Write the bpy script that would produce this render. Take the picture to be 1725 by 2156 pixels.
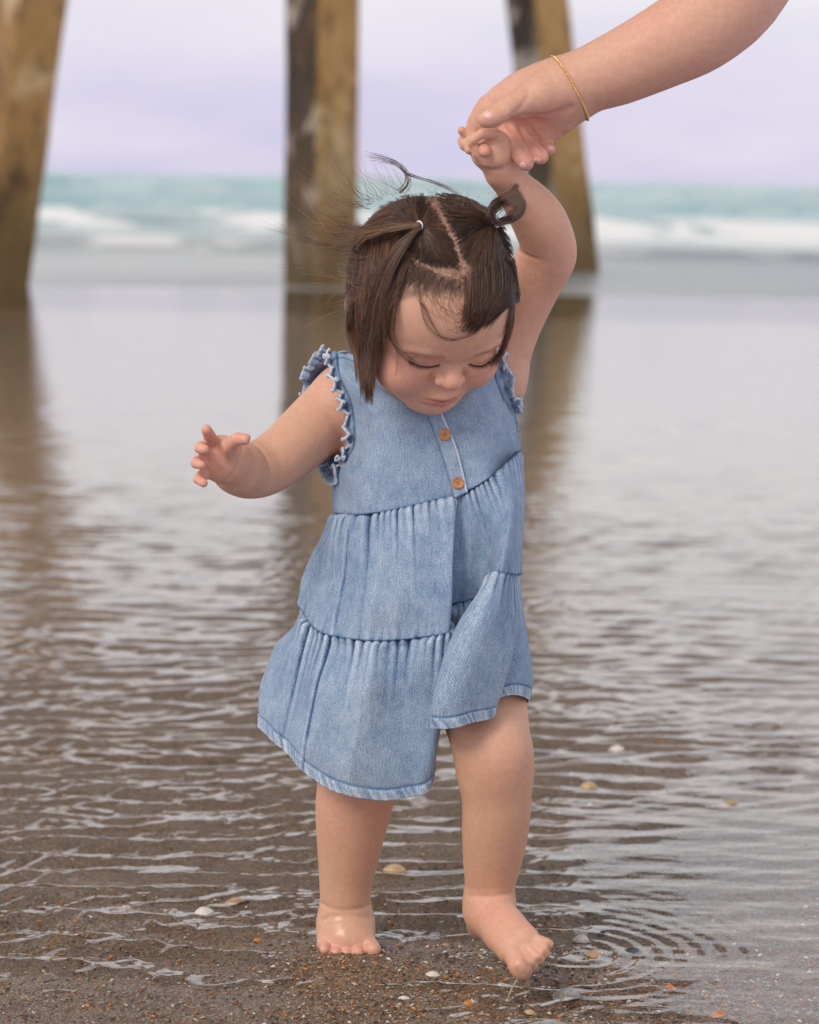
import bpy, math
import numpy as np
from mathutils import Vector, Matrix

scene = bpy.context.scene
for o in list(bpy.data.objects):
    bpy.data.objects.remove(o, do_unlink=True)
COL = scene.collection

# ------------------------------------------------------------------ camera
F = 2156 * 85 / 36.0            # focal length in the units of a 1725 x 2156 picture
CU, CV = 862.5, 1078.0
CAM = np.array([0.0, -2.18, 0.722])
PITCH = math.radians(7.885)
ROLL = math.radians(1.15)
fwd = np.array([0, math.cos(PITCH), -math.sin(PITCH)])
r0 = np.array([1.0, 0, 0])
u0 = np.array([0, math.sin(PITCH), math.cos(PITCH)])
RIGHT = math.cos(ROLL) * r0 + math.sin(ROLL) * u0
UP = -math.sin(ROLL) * r0 + math.cos(ROLL) * u0
cd = bpy.data.cameras.new('camera')
cam = bpy.data.objects.new('camera', cd)
COL.objects.link(cam)
M = Matrix(((RIGHT[0], UP[0], -fwd[0], CAM[0]), (RIGHT[1], UP[1], -fwd[1], CAM[1]),
            (RIGHT[2], UP[2], -fwd[2], CAM[2]), (0, 0, 0, 1)))
cam.matrix_world = M
cd.sensor_fit = 'VERTICAL'
cd.sensor_height = 36.0
cd.sensor_width = 28.8
cd.lens = 85.0
cd.clip_start = 0.05
cd.clip_end = 9000
cd.dof.use_dof = True
cd.dof.focus_distance = 2.17
cd.dof.aperture_fstop = 6.7
scene.camera = cam

# ------------------------------------------------------------------ world: overcast evening sky
SUN_EL, SUN_AZ = math.radians(40), math.radians(222)   # azimuth measured from +Y clockwise
w = bpy.data.worlds.new('World')
scene.world = w
w.use_nodes = True
nt = w.node_tree
nt.nodes.clear()
N, L = nt.nodes.new, nt.links.new
out = N('ShaderNodeOutputWorld')
bg = N('ShaderNodeBackground')
bg.inputs['Strength'].default_value = 0.1
sky = N('ShaderNodeTexSky')
sky.sky_type = 'NISHITA'
sky.sun_disc = False
sky.sun_elevation = SUN_EL
sky.sun_rotation = SUN_AZ
tc = N('ShaderNodeTexCoord')
sep = N('ShaderNodeSeparateXYZ')
L(tc.outputs['Generated'], sep.inputs[0])
ramp = N('ShaderNodeValToRGB')
ramp.color_ramp.interpolation = 'B_SPLINE'
cr = ramp.color_ramp
stops = [(0.0, (.53, .50, .69)), (.02, (.55, .52, .70)), (.05, (.575, .545, .70)), (.085, (.74, .72, .73)), (.135, (1.16, 1.14, 1.09)), (.20, (1.08, 1.07, 1.05)), (.31, (.60, .64, .72)), (1.0, (.48, .51, .58))]
cr.elements[0].position, cr.elements[0].color = stops[0][0], (*stops[0][1], 1)
cr.elements[1].position, cr.elements[1].color = stops[-1][0], (*stops[-1][1], 1)
for p_, c_ in stops[1:-1]:
    e = cr.elements.new(p_)
    e.color = (*c_, 1)
L(sep.outputs['Z'], ramp.inputs[0])
mp = N('ShaderNodeMapping')
mp.inputs['Scale'].default_value = (3.2, 3.2, 15)
L(tc.outputs['Generated'], mp.inputs[0])
nz = N('ShaderNodeTexNoise')
nz.inputs['Scale'].default_value = 2.3
nz.inputs['Detail'].default_value = 5
nz.inputs['Roughness'].default_value = .55
L(mp.outputs[0], nz.inputs['Vector'])
cl = N('ShaderNodeMapRange')
cl.inputs['From Min'].default_value = .38
cl.inputs['From Max'].default_value = .68
cl.inputs['To Min'].default_value = 0.0
cl.inputs['To Max'].default_value = .62
L(nz.outputs['Fac'], cl.inputs['Value'])
mixc = N('ShaderNodeMix')
mixc.data_type = 'RGBA'
mixc.inputs[7].default_value = (.74, .68, .74, 1)
L(cl.outputs[0], mixc.inputs[0])
L(ramp.outputs[0], mixc.inputs[6])
sc10 = N('ShaderNodeVectorMath')
sc10.operation = 'SCALE'
sc10.inputs['Scale'].default_value = 10.0
L(mixc.outputs[2], sc10.inputs[0])
mixs = N('ShaderNodeMix')
mixs.data_type = 'RGBA'
mixs.inputs[0].default_value = .93
L(sky.outputs[0], mixs.inputs[6])
L(sc10.outputs[0], mixs.inputs[7])
L(mixs.outputs[2], bg.inputs['Color'])
L(bg.outputs[0], out.inputs['Surface'])

sd = bpy.data.lights.new('sun', 'SUN')
sd.energy = 1.5
sd.angle = math.radians(22)
sd.color = (1.0, .91, .80)
so = bpy.data.objects.new('sun', sd)
COL.objects.link(so)
sdir = Vector((math.sin(SUN_AZ) * math.cos(SUN_EL), math.cos(SUN_AZ) * math.cos(SUN_EL), math.sin(SUN_EL)))
so.rotation_euler = sdir.to_track_quat('Z', 'Y').to_euler()

vs = scene.view_settings
vs.view_transform = 'Standard'
vs.look = 'None'
vs.exposure = 0.30
vs.gamma = 1.0
vs.use_curve_mapping = False
scene.render.engine = 'CYCLES'
scene.cycles.use_denoising = True
scene.cycles.max_bounces = 8
scene.cycles.transparent_max_bounces = 16

# ------------------------------------------------------------------ helpers
rng = np.random.default_rng(7)

def ray(u, v):
    d = fwd + RIGHT * ((u - CU) / F) + UP * ((CV - v) / F)
    return d

def P(u, v, y):
    """the point seen at picture position (u, v) that lies at world depth y"""
    d = ray(u, v)
    return CAM + d * ((y - CAM[1]) / d[1])

def G(u, v, z=0.0):
    """the point of the level z seen at (u, v)"""
    d = ray(u, v)
    return CAM + d * ((z - CAM[2]) / d[2])

def px(r, p):
    """r picture units at the distance of p, in metres"""
    return r * float(np.dot(np.asarray(p) - CAM, fwd)) / F

def mesh_obj(name, verts, faces, mat=None, parent=None, smooth=True):
    me = bpy.data.meshes.new(name)
    verts = np.asarray(verts, dtype=np.float64)
    if isinstance(faces, np.ndarray):
        n, k = faces.shape
        me.vertices.add(len(verts))
        me.vertices.foreach_set('co', verts.ravel())
        me.loops.add(n * k)
        me.loops.foreach_set('vertex_index', faces.ravel().astype(np.int32))
        me.polygons.add(n)
        me.polygons.foreach_set('loop_start', np.arange(0, n * k, k, dtype=np.int32))
        me.update(calc_edges=True)
        me.validate()
    else:
        me.from_pydata([tuple(v) for v in verts], [], faces)
        me.update()
    if smooth:
        me.polygons.foreach_set('use_smooth', np.ones(len(me.polygons), dtype=bool))
    o = bpy.data.objects.new(name, me)
    COL.objects.link(o)
    if mat is not None:
        me.materials.append(mat)
    if parent is not None:
        o.parent = parent
        o.matrix_parent_inverse = parent.matrix_world.inverted()
    return o

def tag(o, label=None, cat=None, group=None, kind=None):
    for k, v in (('label', label), ('category', cat), ('group', group), ('kind', kind)):
        if v:
            o[k] = v
    return o

def color_attr(o, name, cols):
    me = o.data
    a = me.color_attributes.new(name, 'FLOAT_COLOR', 'POINT')
    c = np.ones((len(me.vertices), 4), dtype=np.float32)
    c[:, :cols.shape[1]] = cols
    a.data.foreach_set('color', c.ravel())

def float_attr(o, name, vals):
    a = o.data.attributes.new(name, 'FLOAT', 'POINT')
    a.data.foreach_set('value', np.asarray(vals, dtype=np.float32))

def grid_faces(nr, nc, wrap=False):
    r = np.arange(nr - 1)[:, None]
    c = np.arange(nc if wrap else nc - 1)[None, :]
    c2 = (c + 1) % nc
    return np.stack([r * nc + c, r * nc + c2, (r + 1) * nc + c2, (r + 1) * nc + c], -1).reshape(-1, 4)

class Mat:
    """small wrapper for building node materials"""
    def __init__(s, name):
        s.m = bpy.data.materials.new(name)
        s.m.use_nodes = True
        s.t = s.m.node_tree
        s.t.nodes.clear()
        s.out = s.n('ShaderNodeOutputMaterial')
    def n(s, kind, **kw):
        nd = s.t.nodes.new(kind)
        for k, v in kw.items():
            if hasattr(nd, k):
                setattr(nd, k, v)
            else:
                s.set(nd, k, v)
        return nd
    def set(s, nd, k, v):
        sock = nd.inputs[k]
        if hasattr(v, 'is_output') or isinstance(v, bpy.types.NodeSocket):
            s.t.links.new(v, sock)
        else:
            if isinstance(v, tuple) and len(v) == 3 and sock.type == 'RGBA':
                v = (*v, 1)
            sock.default_value = v
    def principled(s, **kw):
        nd = s.n('ShaderNodeBsdfPrincipled')
        for k, v in kw.items():
            s.set(nd, k.replace('_', ' '), v)
        return nd
    def noise(s, vec, scale, detail=4, rough=.55, dist=0.0):
        nd = s.n('ShaderNodeTexNoise')
        s.set(nd, 'Vector', vec)
        s.set(nd, 'Scale', float(scale))
        s.set(nd, 'Detail', float(detail))
        s.set(nd, 'Roughness', float(rough))
        s.set(nd, 'Distortion', float(dist))
        return nd.outputs['Fac']
    def mapping(s, vec, scale=(1, 1, 1), rot=(0, 0, 0), loc=(0, 0, 0)):
        nd = s.n('ShaderNodeMapping')
        s.set(nd, 'Vector', vec)
        s.set(nd, 'Scale', tuple(scale))
        s.set(nd, 'Rotation', tuple(rot))
        s.set(nd, 'Location', tuple(loc))
        return nd.outputs[0]
    def rng(s, val, a, b, c=0.0, d=1.0, smooth=False):
        nd = s.n('ShaderNodeMapRange')
        if smooth:
            nd.interpolation_type = 'SMOOTHSTEP'
        s.set(nd, 'Value', val)
        for k, v in (('From Min', a), ('From Max', b), ('To Min', c), ('To Max', d)):
            s.set(nd, k, v if isinstance(v, bpy.types.NodeSocket) else float(v))
        return nd.outputs[0]
    def mix(s, fac, a, b, blend='MIX'):
        nd = s.n('ShaderNodeMix')
        nd.data_type = 'RGBA'
        nd.blend_type = blend
        for i, v in ((0, fac), (6, a), (7, b)):
            if isinstance(v, bpy.types.NodeSocket):
                s.t.links.new(v, nd.inputs[i])
            else:
                nd.inputs[i].default_value = (*v, 1) if isinstance(v, tuple) else float(v)
        return nd.outputs[2]
    def math(s, op, a, b=0.0, clamp=False):
        nd = s.n('ShaderNodeMath')
        nd.operation = op
        nd.use_clamp = clamp
        for i, v in ((0, a), (1, b)):
            if isinstance(v, bpy.types.NodeSocket):
                s.t.links.new(v, nd.inputs[i])
            else:
                nd.inputs[i].default_value = float(v)
        return nd.outputs[0]
    def attr(s, name, out='Color'):
        nd = s.n('ShaderNodeAttribute')
        nd.attribute_name = name
        return nd.outputs[out]
    def coord(s, out='Object'):
        return s.n('ShaderNodeTexCoord').outputs[out]
    def bump(s, h, strength=.3, dist=.002, normal=None):
        nd = s.n('ShaderNodeBump')
        s.set(nd, 'Height', h)
        s.set(nd, 'Strength', float(strength))
        s.set(nd, 'Distance', float(dist))
        if normal is not None:
            s.set(nd, 'Normal', normal)
        return nd.outputs[0]
    def done(s, shader):
        s.t.links.new(shader.outputs[0] if hasattr(shader, 'outputs') else shader, s.out.inputs['Surface'])
        return s.m

def vnoise(x, y, seed=0):
    """smooth 2-D value noise in 0..1"""
    xi, yi = np.floor(x).astype(np.int64), np.floor(y).astype(np.int64)
    fx, fy = x - xi, y - yi
    fx, fy = fx * fx * (3 - 2 * fx), fy * fy * (3 - 2 * fy)
    def h(a, b):
        n = (a * 374761393 + b * 668265263 + seed * 1442695041) & 0xffffffff
        n = ((n ^ (n >> 13)) * 1274126177) & 0xffffffff
        return ((n ^ (n >> 16)) & 0xffff) / 65535.0
    a, b, c, d = h(xi, yi), h(xi + 1, yi), h(xi, yi + 1), h(xi + 1, yi + 1)
    return (a * (1 - fx) + b * fx) * (1 - fy) + (c * (1 - fx) + d * fx) * fy

def fbm(x, y, oct=4, seed=0):
    s, a, t = 0, .5, 0
    for i in range(oct):
        s = s + a * vnoise(x * 2 ** i, y * 2 ** i, seed + i * 17)
        t += a
        a *= .5
    return s / t

def sstep(x, a, b):
    t = np.clip((x - a) / (b - a), 0, 1)
    return t * t * (3 - 2 * t)
# ------------------------------------------------------------------ beach, shallow water, sea
def sand_height(x, y):
    """bed of the beach: a few millimetres of relief, under water away from the camera and proud of it close by"""
    n = fbm(x * 5 + 3, y * 9 + 1, 4, 3) - .5
    fine = fbm(x * 38, y * 60, 3, 9) - .5
    base = -.010 + .0132 * sstep(-y, -.60, .34)                        # rises towards the camera
    base = base - .0045 * sstep(x, .10, .26) * sstep(-y, -1.2, -.2)     # shallow pan beside the lifted foot
    base = base - .0035 * sstep(-x, .30, .42) * sstep(-y, -.4, .0)
    base = base - .02 * sstep(y, .6, 4)
    amp = .016 * (1 - .55 * sstep(x, .10, .26)) * (1 - .7 * sstep(y, .5, 2))
    ring = .0035 * np.exp(-(((x + .055) / .07) ** 2 + ((y - .03) / .07) ** 2))  # sand pressed up round the planted foot
    return base + amp * n + .0022 * fine * (1 - sstep(y, .5, 1.5)) + ring

def fan(ys, half0, slope, ncol):
    """grid that widens with distance"""
    s = np.linspace(-1, 1, ncol)
    X = np.stack([s * (half0 + slope * (y - CAM[1])) for y in ys])
    Y = np.repeat(np.array(ys)[:, None], ncol, 1)
    return X, Y

def rows(y0, y1, k, c):
    ys = [y0]
    while ys[-1] < y1:
        d = ys[-1] - CAM[1]
        ys.append(ys[-1] + c * (d / 2.2) ** k)
    return np.array(ys)

m = Mat('wet_sand')
co = m.coord('Object')
n1 = m.noise(co, 7, 5, .6)
n2 = m.noise(co, 160, 4, .7)
n3 = m.noise(co, 620, 3, .7)
c = m.mix(m.rng(n1, .35, .68), (.135, .088, .050), (.225, .156, .097))
c = m.mix(m.rng(n2, .38, .66, 0, .6), c, (.080, .050, .028))
vor = m.n('ShaderNodeTexVoronoi')
m.set(vor, 'Vector', co)
m.set(vor, 'Scale', 480.0)
grain = m.n('ShaderNodeSeparateColor')
m.set(grain, 'Color', vor.outputs['Color'])
c = m.mix(m.rng(grain.outputs[0], .80, .86), c, (.30, .23, .16))
c = m.mix(m.rng(grain.outputs[1], .88, .92), c, (.28, .11, .03))
c = m.mix(m.rng(grain.outputs[2], .80, .88), c, (.035, .026, .02))
h = m.math('ADD', m.math('MULTIPLY', n3, .6), m.math('MULTIPLY', vor.outputs['Distance'], -.8))
b = m.bump(h, .55, .0016)
b = m.bump(n2, .35, .004, b)
bs = m.principled(Base_Color=c, Roughness=m.rng(n2, .3, .7, .22, .5), Normal=b)
bs.inputs['Specular IOR Level'].default_value = .4
bs.inputs['Coat Weight'].default_value = .12
bs.inputs['Coat Roughness'].default_value = .12
m.set(bs, 'Coat Normal', m.bump(n2, .22, .004))
sand_mat = m.done(bs)

ys = np.concatenate([rows(-1.6, 3.2, 1.6, .0075), np.array([3.6, 4.5, 6, 8, 11, 15, 25, 60, 200, 900, 4000])])
X, Y = fan(ys, .12, .36, 330)
Z = sand_height(X, Y)
Z = np.where(Y > 14, -.35, Z)
ground = mesh_obj('ground', np.stack([X, Y, Z], -1).reshape(-1, 3), grid_faces(*X.shape), sand_mat)
tag(ground, 'brown wet sand of the beach under the shallow water', 'sand', kind='structure')

# ripples: a bundle of short waves running mostly up the beach, plus rings round the feet
wr = np.random.default_rng(3)
def ripples(x, y):
    z = np.zeros_like(x)
    wx = x + .05 * (fbm(x * 2.2, y * 2.2, 2, 31) - .5)
    wy = y + .16 * (fbm(x * 1.6 + 9, y * 2.4, 3, 41) - .5)
    for i in range(34):
        lam = .019 * (5.0 ** wr.random())
        th = wr.normal(0, .34) + (.14 if i % 2 else -.16)
        k = 2 * math.pi / lam
        ph = wr.random() * 6.283
        patch = sstep(fbm(x * 2.4 + i * 3.1, y * 3.4 - i, 2, i), .40, .66)
        d = np.maximum(np.abs(y - CAM[1]), .5)
        res = 1 - sstep(d * d, 18 * lam / .03, 42 * lam / .03)        # waves too short for the mesh far off fade out
        z += lam * (.0085 + .0075 * sstep(-y, -1.6, -.5)) * patch * res * np.sin(k * (wx * math.sin(th) + wy * math.cos(th)) + ph)
    calm = sstep(y, 2.6, 6.5)
    pan = sstep(x, .13, .22) * (1 - sstep(y, .35, 1.1)) 
    near = sstep(-y, .02, .22)
    z *= (1 - .93 * calm) * (1 - .90 * pan) * (1 - .6 * near)
    for (fx, fy, a, l0) in ((-.055, .02, .0007, .020), (.075, .06, .0011, .023), (.16, .02, .0010, .021), (-.16, .10, .0006, .024)):
        r = np.hypot(x - fx, (y - fy))
        z += a * np.sin(2 * math.pi * r / l0) * np.exp(-r / .075) * sstep(r, .015, .05)
    return z

ys = np.concatenate([rows(-.55, 5.0, 1.75, .0036), np.linspace(5.3, 13.2, 30)])
X, Y = fan(ys, .10, .21, 340)
Z = ripples(X, Y)
m = Mat('shallow_water')
co = m.coord('Object')
fineb = m.noise(m.mapping(co, (26, 60, 1)), 1.0, 3, .6)
b = m.bump(fineb, .10, .004)
midb = m.noise(m.mapping(co, (3.2, 9, 1)), 1.0, 3, .55)
b = m.bump(midb, .16, .030, b)
fr = m.n('ShaderNodeFresnel')
m.set(fr, 'IOR', 1.7)
m.set(fr, 'Normal', b)
tr = m.n('ShaderNodeBsdfTransparent')
m.set(tr, 'Color', (.95, .93, .90))
gl = m.n('ShaderNodeBsdfGlossy')
m.set(gl, 'Roughness', .03)
m.set(gl, 'Normal', b)
m.set(gl, 'Color', (.98, .98, .97))
mx = m.n('ShaderNodeMixShader')
geo = m.n('ShaderNodeNewGeometry')      # light coming up through the thin sheet is not trapped under it
fac = m.mix(geo.outputs['Backfacing'], fr.outputs[0], (.05, .05, .05))
m.t.links.new(fac, mx.inputs[0])
m.t.links.new(tr.outputs[0], mx.inputs[1])
m.t.links.new(gl.outputs[0], mx.inputs[2])
water_mat = m.done(mx)
water = mesh_obj('water', np.stack([X, Y, Z], -1).reshape(-1, 3), grid_faces(*X.shape), water_mat)
tag(water, 'thin rippled sheet of sea water over the sand', 'water', kind='structure')

# the sea: swells and breaking waves with foam
ys = np.concatenate([np.linspace(13.1, 60, 420), np.geomspace(60.3, 3500, 160)])
X, Y = fan(ys, 1.5, .24, 260)
D = Y - CAM[1]
z = np.zeros_like(X)
foam = np.zeros_like(X)
def breaker(y0, hgt, wid, seed, foamy, wob=2.4):
    global z, foam
    c = y0 + wob * (fbm(X * .10 + seed, X * 0 + seed, 3, seed) - .5) * 2
    hh = hgt * (.65 + .7 * fbm(X * .16 + seed * 2, X * 0, 3, seed + 5))
    t = (Y - c) / wid
    prof = np.where(t < 0, np.exp(-(t / .42) ** 2), np.exp(-(t / 1.1) ** 2))
    z = z + hh * prof
    rough = fbm(X * 1.5, Y * 2.2, 4, seed + 8)
    f = foamy * sstep(rough + .9 * (fbm(X * .45, Y * .3, 3, seed + 31) - .5) + .42 * np.exp(-((t + .25) / .6) ** 2), .70, .92) * np.exp(-((t + .35) / .95) ** 2)
    foam = np.maximum(foam, f)
    z = z + .07 * hh / max(hgt, .01) * hgt * (rough - .5) * np.exp(-(t / 1.2) ** 2)
breaker(20.5, .10, 1.0, 3, .85, .8)
breaker(29.5, .22, 2.2, 11, 1.0, 1.2)
breaker(40.0, .22, 2.6, 14, .25, 2)
breaker(50.0, .42, 3.2, 21, .22, 4)
breaker(60.0, .30, 3, 23, .35, 3)
breaker(72.0, .50, 5, 25, .25, 8)
breaker(100.0, .55, 7, 29, .10, 9)
z += .05 * (fbm(X * .5, Y * .9, 3, 51) - .5) * sstep(Y, 14, 24)
z += .45 * (fbm(X * .05, Y * .11, 3, 61) - .5) * sstep(Y, 34, 80) * (1 - sstep(Y, 200, 500))
wash = sstep(fbm(X * .8, Y * 2.0, 4, 71), .46, .70) * sstep(Y, 14.5, 18.0) * (1 - sstep(Y, 30, 38)) * .34
foam = np.clip(np.maximum(foam, wash), 0, 1)
z -= .002 + .02 * sstep(Y, 13, 14) * 0
m = Mat('sea_water')
co = m.coord('Object')
fo = m.attr('foam', 'Fac')
nn = m.noise(m.mapping(co, (.12, .30, .3)), 1.0, 4, .6)
sea_c = m.mix(m.rng(nn, .36, .64), (.075, .25, .26), (.30, .48, .47))
bn = m.noise(m.mapping(co, (1.2, 3.0, 1)), 1.0, 4, .6)
b = m.bump(bn, .5, .25)
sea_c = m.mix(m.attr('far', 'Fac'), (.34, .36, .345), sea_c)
bs1 = m.principled(Base_Color=sea_c, Roughness=.25, Normal=b, IOR=1.33)
bs2 = m.principled(Base_Color=(.74, .73, .70), Roughness=.9)
mx = m.n('ShaderNodeMixShader')
m.t.links.new(fo, mx.inputs[0])
m.t.links.new(bs1.outputs[0], mx.inputs[1])
m.t.links.new(bs2.outputs[0], mx.inputs[2])
sea = mesh_obj('sea', np.stack([X, Y, z], -1).reshape(-1, 3), grid_faces(*X.shape), m.done(mx))
float_attr(sea, 'foam', foam.ravel())
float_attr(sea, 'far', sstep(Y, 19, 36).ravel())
tag(sea, 'turquoise sea with foaming breakers rolling in to the beach', 'sea', kind='structure')

# ------------------------------------------------------------------ pier piles
def pile(bot, top, depth_y, side, yaw, label, seed, warm):
    pb, pt = P(*bot, depth_y), P(*top, depth_y)
    ax = (pt - pb) / np.linalg.norm(pt - pb)
    pb = pb - ax * .7
    H = 9.0
    nr, per = 130, 14
    ch = side * .07
    s = side / 2
    base = []
    corners = [(s, s), (-s, s), (-s, -s), (s, -s)]
    for i in range(4):
        a, b_ = np.array(corners[i]), np.array(corners[(i + 1) % 4])
        d = (b_ - a) / np.linalg.norm(b_ - a)
        for t in np.linspace(0, 1, per):
            base.append((*(a + d * ch + (b_ - a - 2 * d * ch) * t), i))
    base = np.array(base)
    cs, sn = math.cos(yaw), math.sin(yaw)
    e1 = np.cross(ax, [0, 1, 0]); e1 /= np.linalg.norm(e1)
    e1 = -e1 if e1[0] < 0 else e1
    e2 = np.cross(ax, e1)
    e2 = -e2 if e2[1] < 0 else e2
    V = []
    hs = np.linspace(0, H, nr)
    for hgt in hs:
        bx, by = base[:, 0], base[:, 1]
        ang = np.arctan2(by, bx)
        n = fbm(ang * 2.2 + seed, np.full_like(ang, hgt * 2.4), 4, seed) - .5
        grow = .025 * np.exp(-((hgt - .9) / .5) ** 2)              # crust of barnacles near the water
        k = 1 + .05 * n + grow * (1 + 2 * n)
        x, y = bx * k, by * k
        X_, Y_ = x * cs - y * sn, x * sn + y * cs
        V.append(pb + ax * hgt + X_[:, None] * e1 + Y_[:, None] * e2)
    V = np.concatenate(V)
    nc = len(base)
    Fc = [tuple(f) for f in grid_faces(nr, nc, True)]
    Fc.append(tuple(range(nc))[::-1]); Fc.append(tuple((nr - 1) * nc + i for i in range(nc)))
    m = Mat('weathered_pile')
    co = m.coord('Object')
    face = m.attr('face_dark', 'Fac')  # tone set per face, from ochre to dark brown
    hz = m.n('ShaderNodeSeparateXYZ'); m.set(hz, 'Vector', co)
    n1 = m.noise(m.mapping(co, (3.4, 3.4, 1.6), loc=(seed, 0, 0)), 1.0, 6, .66, .8)
    n2 = m.noise(m.mapping(co, (9, 9, 5), loc=(0, seed, 0)), 1.0, 5, .65)
    n3 = m.noise(co, 60, 4, .6)
    ochre_tone = m.mix(n2, (.46, .245, .075), (.78, .48, .175))
    ochre_tone = m.mix(m.rng(n1, .52, .64, 0, .8), ochre_tone, (.86, .62, .32))
    ochre_tone = m.mix(m.rng(n1, .44, .34), ochre_tone, (.17, .085, .035))
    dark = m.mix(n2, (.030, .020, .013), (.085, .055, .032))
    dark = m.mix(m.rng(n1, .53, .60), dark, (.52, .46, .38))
    c = m.mix(face, ochre_tone, dark)
    low = m.rng(m.math('ADD', hz.outputs[2], m.math('MULTIPLY', n2, .9)), .5, 1.7, .78, 0.0, True)
    c = m.mix(low, c, (.10, .070, .030))
    mott = m.rng(n2, .50, .62, 0, .60)
    c = m.mix(mott, c, (.16, .085, .035))
    b = m.bump(m.math('ADD', n2, m.math('MULTIPLY', n3, .3)), .6, .02)
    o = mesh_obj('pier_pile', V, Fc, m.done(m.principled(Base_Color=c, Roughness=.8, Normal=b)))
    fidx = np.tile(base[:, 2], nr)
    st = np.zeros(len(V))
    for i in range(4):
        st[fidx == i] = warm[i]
    float_attr(o, 'face_dark', st)
    tag(o, label, 'pile', 'piles of the pier')
    return o

# faces in order: far, left, near, right of the un-turned square
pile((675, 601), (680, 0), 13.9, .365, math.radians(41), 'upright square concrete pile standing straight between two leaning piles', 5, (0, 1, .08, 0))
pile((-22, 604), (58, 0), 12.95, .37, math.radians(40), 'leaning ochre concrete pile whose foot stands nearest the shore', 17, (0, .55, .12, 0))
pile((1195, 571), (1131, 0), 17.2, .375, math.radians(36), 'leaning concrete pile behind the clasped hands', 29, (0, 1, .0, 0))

# deck of the pier high overhead, resting on the piles (seen only as the dark mirror image in the water)
m = Mat('deck_timber')
co = m.coord('Object')
n = m.noise(m.mapping(co, (1.5, 12, 6)), 1, 4, .6)
DECK = m.done(m.principled(Base_Color=m.mix(n, (.055, .036, .022), (.16, .105, .062)), Roughness=.85))
def box(name, lo, hi, mat, parent):
    x0, y0, z0 = lo; x1, y1, z1 = hi
    v = [(x0, y0, z0), (x1, y0, z0), (x1, y1, z0), (x0, y1, z0), (x0, y0, z1), (x1, y0, z1), (x1, y1, z1), (x0, y1, z1)]
    f = [(0, 3, 2, 1), (4, 5, 6, 7), (0, 1, 5, 4), (1, 2, 6, 5), (2, 3, 7, 6), (3, 0, 4, 7)]
    return mesh_obj(name, v, f, mat, parent, smooth=False)
deck = bpy.data.objects.new('pier_deck', None)
deck.location = (-.7, 9, 6.0)
COL.objects.link(deck)
bpy.context.view_layer.update()
tag(deck, 'dark timber deck of the pier carried by the three piles', 'pier deck')
DX0, DX1, DY0, DY1, DZ = -3.3, 2.2, 1.5, 17.5, 6.0
yy = DY0
while yy < DY1:
    box('plank', (DX0, yy, DZ), (DX1, yy + .27, DZ + .07), DECK, deck)
    yy += .29
for xx in (-3.0, -1.6, -.2, 1.3):
    box('stringer', (xx, DY0, DZ - .32), (xx + .16, DY1, DZ - .004), DECK, deck)
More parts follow.
